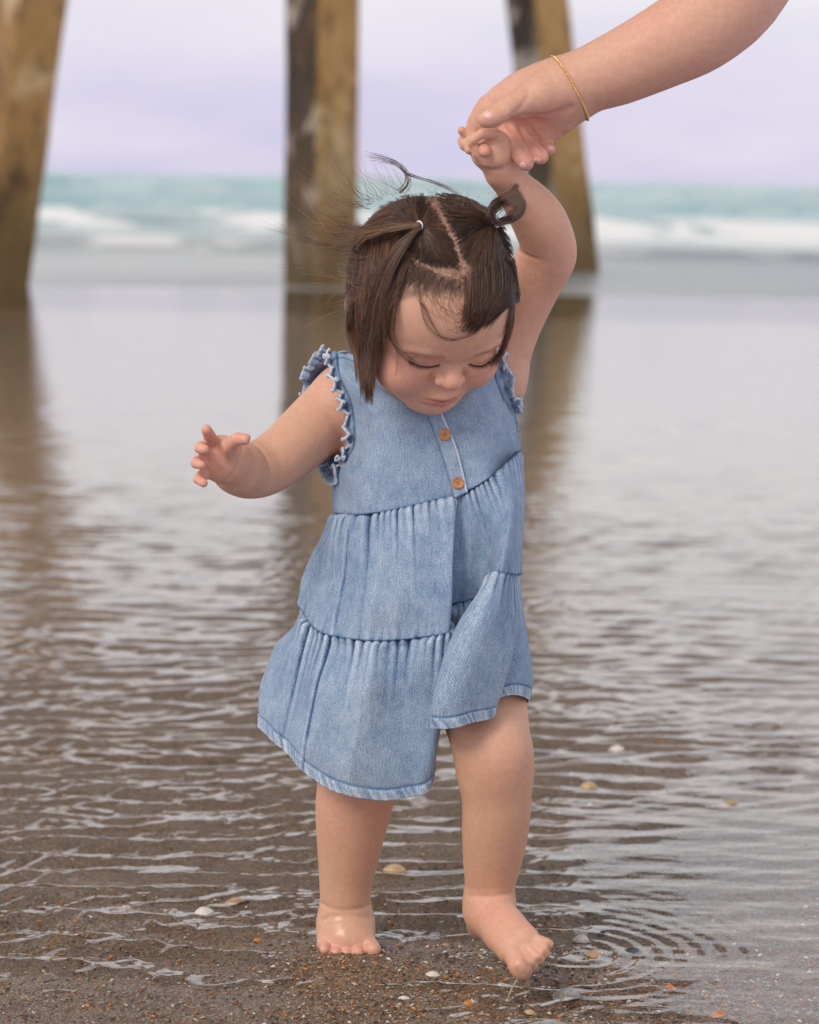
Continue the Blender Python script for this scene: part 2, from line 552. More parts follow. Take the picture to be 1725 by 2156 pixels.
# ------------------------------------------------------------------ sculpting: blended solids -> one continuous skin mesh
class Solid:
    def __init__(s):
        s.ops = []
    def cone(s, a, b, ra, rb, k=.004, op='add'):
        a, b = np.asarray(a, float), np.asarray(b, float)
        ab = b - a
        L2 = max(float(ab @ ab), 1e-12)
        def f(p):
            pa = p - a
            t = np.clip(pa @ ab / L2, 0, 1)
            return np.linalg.norm(pa - t[:, None] * ab, axis=1) - (ra + (rb - ra) * t)
        s.ops.append((op, f, k))
    def chain(s, pts, k=.004, op='add'):
        Aa = np.array([p for p, _ in pts[:-1]], float); Bb = np.array([p for p, _ in pts[1:]], float)
        ks = min(.12 * max(r for _, r in pts), .004) if op == 'add' else 1e-6
        Ra = [r for _, r in pts[:-1]]; Rb = [r for _, r in pts[1:]]
        def f(p):
            best = np.full(len(p), 1e3)
            for a, b, ra, rb in zip(Aa, Bb, Ra, Rb):
                ab = b - a
                pa = p - a
                t = np.clip(pa @ ab / max(float(ab @ ab), 1e-12), 0, 1)
                e = np.linalg.norm(pa - t[:, None] * ab, axis=1) - (ra + (rb - ra) * t)
                h = np.maximum(ks - np.abs(best - e), 0) / ks
                best = np.minimum(best, e) - h * h * ks * .25
            return best
        s.ops.append((op, f, k))
    def surf(s, uv, y0=-.25, y1=.2):
        """first points of the solid met by the lines of sight through the picture positions uv"""
        uv = np.asarray(uv, float)
        d = fwd + RIGHT * ((uv[:, 0] - CU) / F)[:, None] + UP * ((CV - uv[:, 1]) / F)[:, None]
        d = d / d[:, 1:2]
        t = np.full(len(uv), y0 - CAM[1])
        for _ in range(60):
            e = s.eval(CAM + d * t[:, None], s.ops)
            t = np.where(e > 2e-4, t + np.maximum(e * .85, 2e-4), t)
            if (e <= 2e-4).all():
                break
        return CAM + d * t[:, None], t + CAM[1] < y1
    def crease(s, pts, rp=1.6, out=.35, k=.0035, sm=4):
        """shallow groove drawn on the surface along picture positions"""
        pp = catmull(np.array(pts, float), sm)
        sp_, ok = s.surf(pp)
        ch = []
        for i, p in enumerate(sp_):
            if not ok[i]:
                continue
            q = i / (len(pp) - 1)
            r = px(rp, p) * (.45 + .55 * math.sin(math.pi * min(max(q, .08), .92)))
            n = CAM - p; n /= np.linalg.norm(n)
            ch.append((p + n * r * out, r))
        if len(ch) > 1:
            s.chain(ch, k, 'sub')
    def pchain(s, pts, k=.004, op='add', smooth=0):
        """pts: (u, v, y, radius in picture units)"""
        q = []
        for (u, v, y, r) in pts:
            p = P(u, v, y)
            q.append((p, px(r, p)))
        if smooth:
            A = np.array([np.r_[p, r] for p, r in q])
            A = catmull(A, smooth)
            q = [(a[:3], a[3]) for a in A]
        s.chain(q, k, op)
    def ell(s, c, r, axes=None, k=.006, op='add'):
        c, r = np.asarray(c, float), np.asarray(r, float)
        A = np.eye(3) if axes is None else np.asarray(axes, float)
        def f(p):
            q = (p - c) @ A.T
            k0 = np.linalg.norm(q / r, axis=1)
            k1 = np.linalg.norm(q / (r * r), axis=1)
            return k0 * (k0 - 1) / np.maximum(k1, 1e-9)
        s.ops.append((op, f, k))
    def eval(s, p, ops):
        d = np.full(len(p), 1.0)
        for op, f, k in ops:
            e = f(p)
            if op == 'add':
                h = np.maximum(k - np.abs(d - e), 0) / k
                d = np.minimum(d, e) - h * h * k * .25
            else:
                e = -e
                h = np.maximum(k - np.abs(d - e), 0) / k
                d = np.maximum(d, e) + h * h * k * .25
        return d
    def mesh(s, lo, hi, vox):
        lo, hi = np.asarray(lo, float), np.asarray(hi, float)
        B = 16
        bs = B * vox
        nb = np.ceil((hi - lo) / bs).astype(int)
        R = bs * .5 * math.sqrt(3) + 3 * vox
        ii = np.stack(np.meshgrid(*[np.arange(n) for n in nb], indexing='ij'), -1).reshape(-1, 3)
        cen = lo + (ii + .5) * bs
        prim = np.stack([f(cen) for _, f, _ in s.ops], 1)
        dc = s.eval(cen, s.ops)
        keep = np.abs(dc) < R * 1.25 + .004
        big = 1 << 20
        vid, vpos, quads = [], [], []
        g = np.arange(-1, B + 2)
        gi = np.stack(np.meshgrid(g, g, g, indexing='ij'), -1).reshape(-1, 3)
        n = len(g)
        cofs = np.array([(0, 0, 0), (1, 0, 0), (0, 1, 0), (1, 1, 0), (0, 0, 1), (1, 0, 1), (0, 1, 1), (1, 1, 1)])
        edges = [(0, 1), (2, 3), (4, 5), (6, 7), (0, 2), (1, 3), (4, 6), (5, 7), (0, 4), (1, 5), (2, 6), (3, 7)]
        for bi in np.nonzero(keep)[0]:
            ops = [o for o, dd in zip(s.ops, prim[bi]) if dd < R * 1.35 + o[2] + .008]
            if not any(o[0] == 'add' for o in ops):
                continue
            gl = ii[bi] * B + gi
            d = s.eval(lo + gl * vox, ops).reshape(n, n, n)
            if d.min() > 0 or d.max() < 0:
                continue
            neg = d < 0
            m_ = n - 1
            corners = [d[o[0]:o[0] + m_, o[1]:o[1] + m_, o[2]:o[2] + m_] for o in cofs]
            cneg = sum((c < 0).astype(np.int8) for c in corners)
            act = (cneg > 0) & (cneg < 8)
            idx = np.stack(np.nonzero(act), 1)
            if len(idx) == 0:
                continue
            cv = np.stack([c[act] for c in corners], 1)
            acc = np.zeros((len(idx), 3)); cnt = np.zeros(len(idx))
            for a, b_ in edges:
                da, db = cv[:, a], cv[:, b_]
                x = (da < 0) != (db < 0)
                t = np.where(x, da / np.where(x, da - db, 1), 0)
                pnt = cofs[a] + (cofs[b_] - cofs[a]) * t[:, None]
                acc += np.where(x[:, None], pnt, 0)
                cnt += x
            gidx = ii[bi] * B + idx - 1
            vpos.append(lo + (gidx + acc / cnt[:, None]) * vox)
            key = ((gidx[:, 0] + 8) * 4096 + gidx[:, 1] + 8) * 4096 + gidx[:, 2] + 8
            vid.append(key)
            # quads for the edges this block owns
            for ax in range(3):
                e1, e2 = (ax + 1) % 3, (ax + 2) % 3
                sl0 = [slice(1, B + 1)] * 3
                sl1 = list(sl0); sl1[ax] = slice(2, B + 2)
                A_, Bv = d[tuple(sl0)], d[tuple(sl1)]
                x = (A_ < 0) != (Bv < 0)
                q = np.stack(np.nonzero(x), 1)
                if len(q) == 0:
                    continue
                flip = A_[x] < 0
                base = ii[bi] * B + q
                o1 = np.zeros(3, int); o1[e1] = 1
                o2 = np.zeros(3, int); o2[e2] = 1
                cells = [base - o1 - o2, base - o2, base, base - o1]
                ks = np.stack([((c_[:, 0] + 8) * 4096 + c_[:, 1] + 8) * 4096 + c_[:, 2] + 8 for c_ in cells], 1)
                ks[~flip] = ks[~flip][:, ::-1]
                quads.append(ks)
        vid = np.concatenate(vid); vpos = np.concatenate(vpos); quads = np.concatenate(quads)
        uq, first = np.unique(vid, return_index=True)
        V = vpos[first]
        Q = np.searchsorted(uq, quads)
        Q = np.clip(Q, 0, len(uq) - 1)
        ok = (uq[Q] == quads).all(1)
        return V, Q[ok]

def catmull(A, n):
    A = np.asarray(A, float)
    Pd = np.vstack([2 * A[0] - A[1], A, 2 * A[-1] - A[-2]])
    o = []
    for i in range(1, len(Pd) - 2):
        p0, p1, p2, p3 = Pd[i - 1:i + 3]
        for t in np.linspace(0, 1, n, endpoint=False):
            o.append(.5 * (2 * p1 + (p2 - p0) * t + (2 * p0 - 5 * p1 + 4 * p2 - p3) * t * t + (3 * p1 - p0 - 3 * p2 + p3) * t ** 3))
    o.append(A[-1])
    return np.array(o)

def smooth_mesh(V, Q, it=2, lam=.5):
    for _ in range(it):
        s = np.zeros_like(V); c = np.zeros(len(V))
        for a in range(4):
            i, j = Q[:, a], Q[:, (a + 1) % 4]
            np.add.at(s, i, V[j]); np.add.at(c, i, 1)
            np.add.at(s, j, V[i]); np.add.at(c, j, 1)
        V = V + lam * (s / np.maximum(c, 1)[:, None] - V)
    return V

# ------------------------------------------------------------------ skin
def skin_material():
    m = Mat('skin')
    co = m.coord('Object')
    col = m.attr('tint')
    n1 = m.noise(co, 26, 4, .6)
    n2 = m.noise(co, 190, 3, .6)
    n0 = m.noise(co, 11, 3, .55)
    col = m.mix(m.rng(n0, .40, .68, 0, .26), col, (.64, .30, .20))
    col = m.mix(m.rng(n1, .38, .66, 0, .26), col, (.60, .285, .205))
    col = m.mix(m.rng(n2, .42, .66, 0, .20), col, (.78, .52, .38))
    n4 = m.noise(co, 620, 3, .6)
    col = m.mix(m.rng(n4, .50, .72, 0, .16), col, (.55, .26, .18))
    n3 = m.noise(co, 900, 2, .5)
    b = m.bump(n3, .16, .0006)
    b = m.bump(n2, .12, .0012, b)
    bs = m.principled(Base_Color=col, Normal=b)
    gl = m.attr('gloss', 'Fac')
    m.set(bs, 'Roughness', m.rng(gl, 0, 1, .55, .16))
    bs.inputs['Specular IOR Level'].default_value = .35
    bs.inputs['Subsurface Weight'].default_value = .14
    bs.inputs['Subsurface Radius'].default_value = (1.0, .35, .18)
    bs.inputs['Subsurface Scale'].default_value = .006
    return m.done(bs)
SKIN = skin_material()
BASE = np.array((.64, .358, .232))
PINK = np.array((.74, .33, .265))

def paint(V, spots, base=BASE):
    """spots: (centre, radius, colour, strength)"""
    C = np.repeat(base[None], len(V), 0)
    for c, r, col, a in spots:
        c = np.asarray(c)
        near = np.abs(V - c).max(1) < 3 * r
        wgt = a * np.exp(-((V[near] - c) ** 2).sum(1) / (r * r))
        C[near] = C[near] * (1 - wgt[:, None]) + np.asarray(col) * wgt[:, None]
    return C

# ------------------------------------------------------------------ head frame
HC = P(907, 598, -.035)
nrm = (CAM - HC) / np.linalg.norm(CAM - HC)
rgt = RIGHT - nrm * (RIGHT @ nrm); rgt /= np.linalg.norm(rgt)
upv = np.cross(nrm, rgt)
HY, HP_, HR = math.radians(25), math.radians(37), math.radians(11)
def rot2(a, b, t):
    return a * math.cos(t) + b * math.sin(t), b * math.cos(t) - a * math.sin(t)
# start: x = rgt, f = nrm, z = up;   roll clockwise on the picture, then pitch down, then turn to the right
hx, hf, hz = rgt, nrm, upv
hx, hz = rot2(hx, -hz, HR); hz = -hz
hf, hz = hf * math.cos(HP_) - hz * math.sin(HP_), hz * math.cos(HP_) + hf * math.sin(HP_)
hf, hx = hf * math.cos(HY) + hx * math.sin(HY), hx * math.cos(HY) - hf * math.sin(HY)
HA = np.stack([hx, hf, hz])      # rows: local axes
def H(x, f, z):
    """head-local centimetres to world"""
    return HC + (np.array([x, f, z], float) / 100) @ HA
def Hinv(V):
    return (V - HC) @ HA.T * 100

S = Solid()
def hell(x, f, z, rx, rf, rz, k=.8, op='add'):
    S.ell(H(x, f, z), np.array((rx, rf, rz)) / 100, HA, k / 100, op)
def hch(pts, k=.4, op='add'):
    S.chain([(H(*p[:3]), p[3] / 100) for p in pts], k / 100, op)

# torso
S.ell(P(888, 905, .075), (.076, .058, .085), k=.02)
S.ell(P(895, 1090, .062), (.080, .068, .085), k=.03)
S.ell(P(905, 1300, .062), (.082, .070, .075), k=.03)
S.pchain([(740, 835, .080, 78), (888, 810, .085, 80), (1030, 800, .085, 78)], .02)
S.chain([(H(0, -3.2, -4.0), .040), (P(895, 800, .075), .042)], .02)
# legs
S.pchain([(838, 1385, .055, 118), (782, 1560, .030, 96), (752, 1660, .022, 81), (742, 1720, .024, 74), (735, 1790, .029, 63), (729, 1850, .033, 53), (727, 1900, .035, 49)], .012, smooth=4)
S.pchain([(968, 1340, .045, 112), (1012, 1470, -.018, 92), (1034, 1560, -.052, 80), (1043, 1622, -.054, 71)], .010, smooth=4)
S.pchain([(1043, 1600, -.056, 72), (1046, 1690, -.050, 70), (1042, 1760, -.040, 66), (1036, 1820, -.031, 57), (1031, 1870, -.024, 48), (1029, 1900, -.024, 47)], .014, smooth=4)
S.ell(P(1050, 1580, -.074), (.017, .012, .024), k=.020)
# planted foot: dorsum, heel, toes
S.pchain([(727, 1905, .036, 48), (728, 1940, .034, 51)], .006)
S.pchain([(728, 1935, .060, 44), (730, 1962, .075, 36)], .012)
S.pchain([(708, 1948, .034, 34), (700, 1984, .018, 24)], .016)
S.pchain([(748, 1948, .034, 34), (764, 1980, .016, 26)], .016)
S.pchain([(728, 1944, .032, 44), (732, 1980, .016, 32)], .014)
S.pchain([(692, 1975, .026, 20), (684, 1992, .016, 14)], .010)
for (u, v, r, u2, v2) in ((684, 1999, 13, 690, 1988), (708, 2006, 14, 709, 1990), (731, 2008, 14, 731, 1990), (755, 2005, 15, 752, 1988), (787, 1999, 18, 772, 1982)):
    S.pchain([(u2, v2, .014, r), (u, v, .000, r * .90)], .0018)
# lifted foot: heel to the left and behind, toes down to the right and closer
S.pchain([(1029, 1895, -.024, 47), (1031, 1925, -.026, 47)], .008)
S.pchain([(1020, 1930, -.018, 38), (1010, 1950, -.016, 26)], .012)
S.pchain([(1034, 1920, -.034, 46), (1060, 1960, -.066, 41), (1084, 1990, -.092, 33)], .014)
S.pchain([(1050, 1955, -.050, 34), (1074, 2002, -.096, 24)], .012)
S.pchain([(1066, 1940, -.060, 30), (1110, 1974, -.095, 25)], .012)
for pts in ([(1080, 2004, -.102, 24), (1096, 2034, -.115, 25), (1100, 2042, -.117, 22)],
            [(1096, 1994, -.103, 13.5), (1118, 2026, -.116, 11.5), (1123, 2034, -.115, 10.5)],
            [(1106, 1988, -.103, 12.5), (1132, 2014, -.114, 11), (1138, 2021, -.113, 10)],
            [(1114, 1982, -.101, 12), (1144, 2001, -.111, 10.5), (1150, 2007, -.110, 9.5)],
            [(1118, 1974, -.098, 12), (1150, 1985, -.107, 11), (1157, 1988, -.106, 10)]):
    S.pchain(pts, .0016)
# lowered arm
S.pchain([(752, 850, .085, 72), (708, 862, .082, 70), (652, 910, .060, 65), (600, 955, .036, 60), (556, 984, .020, 58), (520, 992, .000, 55), (498, 985, -.020, 50)], .010, smooth=3)
S.pchain([(500, 985, -.020, 50), (482, 972, -.040, 44)], .008)
# raised arm
S.pchain([(1028, 800, .085, 70), (1075, 690, .085, 60), (1115, 610, .080, 58), (1148, 548, .070, 57)], .012, smooth=3)
S.pchain([(1150, 545, .070, 57), (1156, 520, .060, 56), (1138, 470, .044, 56), (1112, 430, .032, 49), (1078, 388, .018, 36), (1056, 362, .010, 33)], .008, smooth=3)
# ---- face (head-local centimetres: x to the right of the picture, f forward, z up)
EX, EZ = {-1: -2.48, 1: 2.84}, {-1: -.30, 1: -.60}
hell(0, -.1, .1, 6.75, 8.15, 7.1, 1)
hell(0, 3.9, .3, 5.7, 4.2, 4.9, 1.5)
hell(0, 3.0, -4.0, 5.1, 4.1, 4.6, 2)
for sx in (-1, 1):
    hell(sx * 3.15, 4.45, -5.55, 2.55, 2.5, 2.45, 1.2)
    hch([(sx * 4.0, .6, -6.2, 2.2), (sx * 1.2, 4.6, -8.6, 1.6)], 1.6)
    hell(sx * 6.7, -1.0, -2.6, .5, 1.3, 2.0, .5)
hell(0, 5.2, -8.95, 1.65, 1.45, 1.30, .9)
hell(0, 5.9, -7.1, 2.0, 1.50, 1.45, .9)
for sx in (-1, 1):
    hell(EX[sx], 7.80, -2.55 + EZ[sx], 1.75, 1.05, 1.05, .9, 'sub')
    hell(EX[sx], 5.55, -2.85 + EZ[sx], 1.50, 1.17, 1.15, .35)
    hch([(EX[sx] - sx * 1.4, 7.35, -1.45 + EZ[sx] * .7, .42), (EX[sx], 7.30, -1.05 + EZ[sx] * .7, .45), (EX[sx] + sx * 1.4, 6.35, -1.35 + EZ[sx] * .7, .4)], .8)
# nose
hch([(0, 6.5, -1.8, .55), (0, 7.2, -3.1, .56), (0, 8.1, -4.1, .70)], .6)
hell(0, 8.25, -4.42, .88, .80, .74, .40)
for sx in (-1, 1):
    hell(sx * .88, 7.70, -4.62, .52, .58, .50, .22)
    hch([(sx * 1.42, 7.25, -4.05, .16), (sx * 1.55, 7.10, -4.60, .20), (sx * 1.40, 7.05, -5.15, .18)], .35, 'sub')
    hell(sx * .44, 8.10, -5.12, .22, .28, .18, .12, 'sub')
# lips
hch([(-1.30, 6.85, -7.20, .18), (-.42, 7.30, -6.93, .30), (0, 7.38, -6.98, .28), (.42, 7.30, -6.93, .30), (1.30, 6.85, -7.20, .18)], .28)
hch([(-1.05, 6.85, -7.55, .22), (0, 7.22, -7.72, .40), (1.05, 6.85, -7.55, .22)], .32)
hch([(-1.50, 6.80, -7.34, .09), (-.8, 7.28, -7.32, .12), (0, 7.58, -7.36, .14), (.8, 7.28, -7.32, .12), (1.50, 6.80, -7.34, .09)], .16, 'sub')
hch([(-1.2, 6.35, -8.25, .18), (0, 6.75, -8.35, .22), (1.2, 6.35, -8.25, .18)], .5, 'sub')
# lid edges and folds, drawn where they show
LIDS = [catmull([(860, 757), (870, 764), (884, 770), (898, 772), (912, 771), (926, 767)], 12), catmull([(988, 765), (1000, 769), (1012, 770), (1022, 767), (1033, 759)], 12)]
LIDP = [S.surf(q)[0] for q in LIDS]
for q in LIDS:
    S.crease(q[::6], 2.0, .3, .004, 3)
S.crease([(858, 747), (874, 750), (892, 753), (912, 758), (934, 764)], 1.7, .4, .005)
S.crease([(984, 761), (1000, 757), (1016, 752), (1032, 746)], 1.5, .4, .005)

# ---- open hand of the lowered arm: palm to the camera, fingers curled towards it
S.pchain([(482, 972, -.040, 42), (470, 962, -.050, 40)], .008)
S.ell(P(462, 966, -.052), (.0165, .0105, .0205), k=.008)
for pts in ([(452, 938, -.056, 15.5), (441, 917, -.068, 13), (435, 904, -.080, 11)],              # index, up
            [(440, 952, -.056, 15), (424, 942, -.066, 13.5), (421, 943, -.080, 12), (431, 946, -.086, 10.5)],
            [(436, 972, -.054, 14.5), (416, 972, -.064, 13), (413, 975, -.077, 11.5), (424, 979, -.083, 10)],
            [(444, 992, -.052, 13.5), (424, 1002, -.060, 12), (417, 1009, -.070, 10.5), (429, 1017, -.077, 9.5)],
            [(480, 955, -.060, 21), (482, 938, -.072, 17), (500, 924, -.082, 13.5), (518, 925, -.086, 12)]):   # thumb to the right
    S.pchain(pts, .0030)
S.crease([(472, 930), (466, 948), (470, 968), (484, 984)], 2.2)
S.crease([(452, 960), (458, 985), (452, 1008)], 1.2)
S.crease([(512, 938), (506, 968), (490, 1000), (462, 1022), (444, 1028)], 2.4)
# forearm folds
S.crease([(528, 928), (552, 948), (568, 980), (570, 1012)], 1.8)
S.crease([(520, 960), (531, 985), (528, 1012)], 1.0)

# ---- closed hand of the raised arm, wrapped round the adult's finger
S.pchain([(1054, 360, .008, 32), (1046, 330, .000, 34)], .006)
S.ell(P(1044, 312, -.002), (.0145, .012, .0165), k=.007)
S.ell(P(1018, 325, .004), (.0110, .010, .0110), k=.010)
for pts in ([(1056, 294, -.008, 15), (1040, 281, -.014, 12.5), (1016, 281, -.018, 11), (997, 295, -.016, 9.5), (992, 303, -.014, 8)],
            [(1030, 290, .012, 13), (1002, 290, .006, 12), (982, 302, .004, 11), (988, 316, .0, 9.5)],
            [(1010, 300, .020, 13), (982, 282, .022, 11), (972, 275, .020, 9)],
            [(1000, 318, .018, 13), (978, 306, .022, 11), (972, 296, .024, 9)],
            [(1022, 338, -.006, 15), (1006, 322, -.010, 13), (1002, 312, -.012, 11)]):
    S.pchain(pts, .0026)
S.crease([(1012, 352), (1036, 359), (1060, 355), (1078, 345)], 2.2)
S.crease([(1040, 296), (1052, 290), (1062, 284)], 1.4)
# elbow crease
S.crease([(1086, 522), (1104, 536), (1132, 546)], 2.0)
# folds of the planted ankle and of the lifted one
S.crease([(676, 1902), (700, 1914), (728, 1918), (756, 1914), (777, 1906)], 2.2)
S.crease([(676, 1938), (700, 1930), (728, 1928), (756, 1929), (778, 1934)], 2.2)
S.crease([(984, 1886), (1010, 1888), (1040, 1888), (1074, 1882)], 2.0)

# gaps between the lifted toes
for q in ([(1096, 1998), (1106, 2014), (1114, 2034)], [(1110, 1994), (1122, 2008), (1131, 2024)], [(1118, 1988), (1132, 2000), (1142, 2013)], [(1124, 1982), (1138, 1989), (1150, 1997)]):
    S.crease(q, 2.2, .05, .002)
V, Q = S.mesh((-.24, -.16, -.03), (.17, .175, .80), .0014)
V = smooth_mesh(V, Q, 1, .4)
person = mesh_obj('person', V, Q, SKIN)
tag(person, 'toddler in a blue denim dress stepping barefoot through the shallow water', 'person')

hl = Hinv(V)
spots = []
for u, v, y, r, a in ((435, 905, -.08, .012, .8), (425, 945, -.085, .012, .75), (418, 978, -.083, .012, .75), (424, 1014, -.077, .011, .7), (516, 925, -.086, .013, .8), (462, 965, -.065, .022, .5),
                      (690, 1998, .0, .012, .55), (709, 2008, .0, .010, .5), (731, 2012, .0, .010, .5), (754, 2008, .0, .010, .5), (788, 2002, .0, .014, .5),
                      (1098, 2020, -.135, .014, .65), (1045, 1935, -.07, .025, .4), (1140, 2000, -.12, .016, .4), (1058, 1600, -.12, .030, .45), (700, 860, .04, .03, .15),
                      (1190, 520, .05, .03, .25), (745, 1700, -.01, .03, .2)):
    spots.append((P(u, v, y), r, PINK, a))
for sx in (-1, 1):
    spots.append((H(sx * 3.9, 6.4, -4.9), .026, (.70, .28, .20), .45))
    spots.append((H(EX[sx], 6.9, -3.75 + EZ[sx]), .008, (.58, .27, .22), .30))
for u, v, r, a in ((1108, 2046, .005, .85), (1122, 2036, .004, .8), (1138, 2022, .0035, .7), (1098, 2050, .005, .85), (1090, 2040, .003, .5), (1112, 2030, .003, .7), (1150, 2004, .003, .5), (1104, 2022, .0025, .5), (1128, 2022, .002, .5)):
    spots.append((S.surf([(u, v)])[0][0], r, (.20, .13, .075), a))     # sand stuck to the lifted toes
spots.append((H(.1, 8.9, -4.4), .009, (.74, .28, .22), .55))
C = paint(V, spots)
# lips
lip = np.exp(-((np.abs(hl[:, 0]) / 1.25) ** 4)) * np.exp(-(((hl[:, 2] + 7.52 - .05 * hl[:, 0] ** 2) / .40) ** 4)) * sstep(hl[:, 1], 6.2, 6.7)
C = C * (1 - .92 * lip[:, None]) + np.array((.36, .045, .042)) * .92 * lip[:, None]
# brows: fine pale-brown hair
for sx in (-1, 1):
    t = (hl[:, 0] - EX[sx]) * sx / 1.6
    zc = -1.18 + EZ[sx] * .7 - .28 * t * t
    br = np.exp(-(((hl[:, 2] - zc) / .20) ** 2)) * sstep(t, -1.05, -.7) * (1 - sstep(t, .7, 1.1)) * sstep(hl[:, 1], 4.5, 5.5)
    C = C * (1 - .60 * br[:, None]) + np.array((.19, .095, .055)) * .60 * br[:, None]
# scalp: short dark growth, pale along the partings
grow = hl[:, 2] - (-4.5 + 8.4 * sstep(hl[:, 1], .5, 6.9))
sc_m = sstep(grow, -.3, .9) * (np.linalg.norm(hl, axis=1) < 9.5) * (hl[:, 2] > -5)
def seg_dist(u, v, poly):
    d = np.full(len(u), 1e9)
    for (a, b_), (c_, e_) in zip(poly[:-1], poly[1:]):
        t = np.clip(((u - a) * (c_ - a) + (v - b_) * (e_ - b_)) / ((c_ - a) ** 2 + (e_ - b_) ** 2), 0, 1)
        d = np.minimum(d, np.hypot(u - a - t * (c_ - a), v - b_ - t * (e_ - b_)))
    return d
dV = V - CAM
uh, vh = CU + F * (dV @ RIGHT) / (dV @ fwd), CV - F * (dV @ UP) / (dV @ fwd)
part = np.minimum(seg_dist(uh, vh, [(908, 405), (925, 450), (958, 510), (984, 590)]), seg_dist(uh, vh, [(984, 592), (930, 578), (875, 558), (845, 520), (800, 472), (770, 462)]))
sc_m = sc_m * (1 - .45 * np.exp(-(part / 4.5) ** 2))
C = C * (1 - .80 * sc_m[:, None]) + np.array((.085, .048, .034)) * .80 * sc_m[:, None]
# dark cotton bodysuit under the dress
ub, vb = (lambda d: (CU + F * (d @ RIGHT) / (d @ fwd), CV - F * (d @ UP) / (d @ fwd)))(V - CAM)
suit = (vb > 1015) & (vb < 1430) & (ub > 690) & (ub < 1110)
C[suit] = (.03, .04, .07)
color_attr(person, 'tint', C)
zz = V[:, 2]
wet = np.clip(1 - sstep(zz, .03, .06), 0, 1) * .7
wet = np.maximum(wet, lip * .2)
float_attr(person, 'gloss', wet)
# ------------------------------------------------------------------ denim dress
def proj(Pw):
    d = np.asarray(Pw) - CAM
    dep = d @ fwd
    return CU + F * (d @ RIGHT) / dep, CV - F * (d @ UP) / dep

def tensor(ctrl, nu, nv, wrap):
    """ctrl: columns x rows x 3 -> dense grid rows x columns, Catmull-Rom both ways"""
    C = np.asarray(ctrl, float)
    if wrap:
        ext = np.concatenate([C[-1:], C, C[:2]])
        cols = []
        for i in range(1, len(C) + 1):
            p0, p1, p2, p3 = ext[i - 1:i + 3]
            for t in np.linspace(0, 1, nu, endpoint=False):
                cols.append(.5 * (2 * p1 + (p2 - p0) * t + (2 * p0 - 5 * p1 + 4 * p2 - p3) * t * t + (3 * p1 - p0 - 3 * p2 + p3) * t ** 3))
        A = np.array(cols)
    else:
        A = catmull(C.reshape(len(C), -1), nu).reshape(-1, C.shape[1], 3)
    A = A.transpose(1, 0, 2)
    B = catmull(A.reshape(A.shape[0], -1), nv).reshape(-1, A.shape[1], 3)
    return B

def grid_normals(Gd, wrap):
    if wrap:
        du = np.roll(Gd, -1, 1) - np.roll(Gd, 1, 1)
    else:
        du = np.gradient(Gd, axis=1)
    dv = np.gradient(Gd, axis=0)
    n = np.cross(dv, du)
    n /= np.maximum(np.linalg.norm(n, axis=2, keepdims=True), 1e-9)
    return n

def n1d(s, seed, per=None):
    return vnoise(s, np.zeros_like(s) + seed * .37, seed)

def denim():
    m = Mat('washed_denim')
    uv = m.n('ShaderNodeUVMap').outputs[0]
    co = m.coord('Object')
    wash = m.attr('wash', 'Fac')
    blot = m.noise(co, 30, 4, .6)
    blot2 = m.noise(co, 95, 4, .65)
    slub = m.noise(m.mapping(uv, (850, 95, 1)), 1.0, 3, .65)
    slub2 = m.noise(m.mapping(uv, (1000, 640, 1)), 1.0, 2, .6)
    tw = m.n('ShaderNodeTexWave')
    tw.wave_type = 'BANDS'
    m.set(tw, 'Vector', m.mapping(uv, (1, 1, 1), rot=(0, 0, .62)))
    m.set(tw, 'Scale', 170.0)
    m.set(tw, 'Distortion', .6)
    f = m.math('ADD', m.math('MULTIPLY', blot, .55), m.math('MULTIPLY', blot2, .55))
    f = m.math('ADD', f, m.math('MULTIPLY', slub, 1.05))
    f = m.math('ADD', f, m.math('MULTIPLY', slub2, 1.35))
    f = m.math('ADD', f, m.math('MULTIPLY', tw.outputs['Fac'], .20))
    f = m.math('ADD', f, m.math('MULTIPLY', wash, 1.1))
    f = m.rng(f, 1.10, 2.55)
    rp = m.n('ShaderNodeValToRGB')
    e = rp.color_ramp.elements
    e[0].position, e[0].color = 0.0, (.045, .092, .180, 1)
    e[1].position, e[1].color = 1.0, (.60, .65, .71, 1)
    for p_, c_ in ((.26, (.132, .212, .335)), (.50, (.242, .328, .440)), (.75, (.385, .460, .550))):
        k = e.new(p_); k.color = (*c_, 1)
    m.set(rp, 'Fac', f)
    h = m.math('ADD', slub2, m.math('MULTIPLY', tw.outputs['Fac'], .5))
    b = m.bump(h, .35, .0006)
    b = m.bump(blot2, .25, .003, b)
    bs = m.principled(Base_Color=rp.outputs[0], Roughness=.92, Normal=b)
    bs.inputs['Specular IOR Level'].default_value = .15
    bs.inputs['Sheen Weight'].default_value = .12
    return m.done(bs)
DENIM = denim()

dress = bpy.data.objects.new('dress', None)
COL.objects.link(dress)
dress.parent = person

def cloth(name, Gd, wrap, wash, su, sv, thick=.0016):
    nr, nc = Gd.shape[:2]
    Fq = grid_faces(nr, nc, wrap)
    o = mesh_obj(name, Gd.reshape(-1, 3), Fq, DENIM, dress)
    uvl = o.data.uv_layers.new(name='UVMap')
    li = np.zeros(len(o.data.loops), dtype=np.int32)
    o.data.loops.foreach_get('vertex_index', li)
    uv = np.stack([su.reshape(-1)[li], sv.reshape(-1)[li]], 1)
    uvl.data.foreach_set('uv', uv.astype(np.float32).ravel())
    float_attr(o, 'wash', wash.reshape(-1))
    sm = o.modifiers.new('thickness', 'SOLIDIFY')
    sm.thickness = thick
    sm.offset = 0
    return o

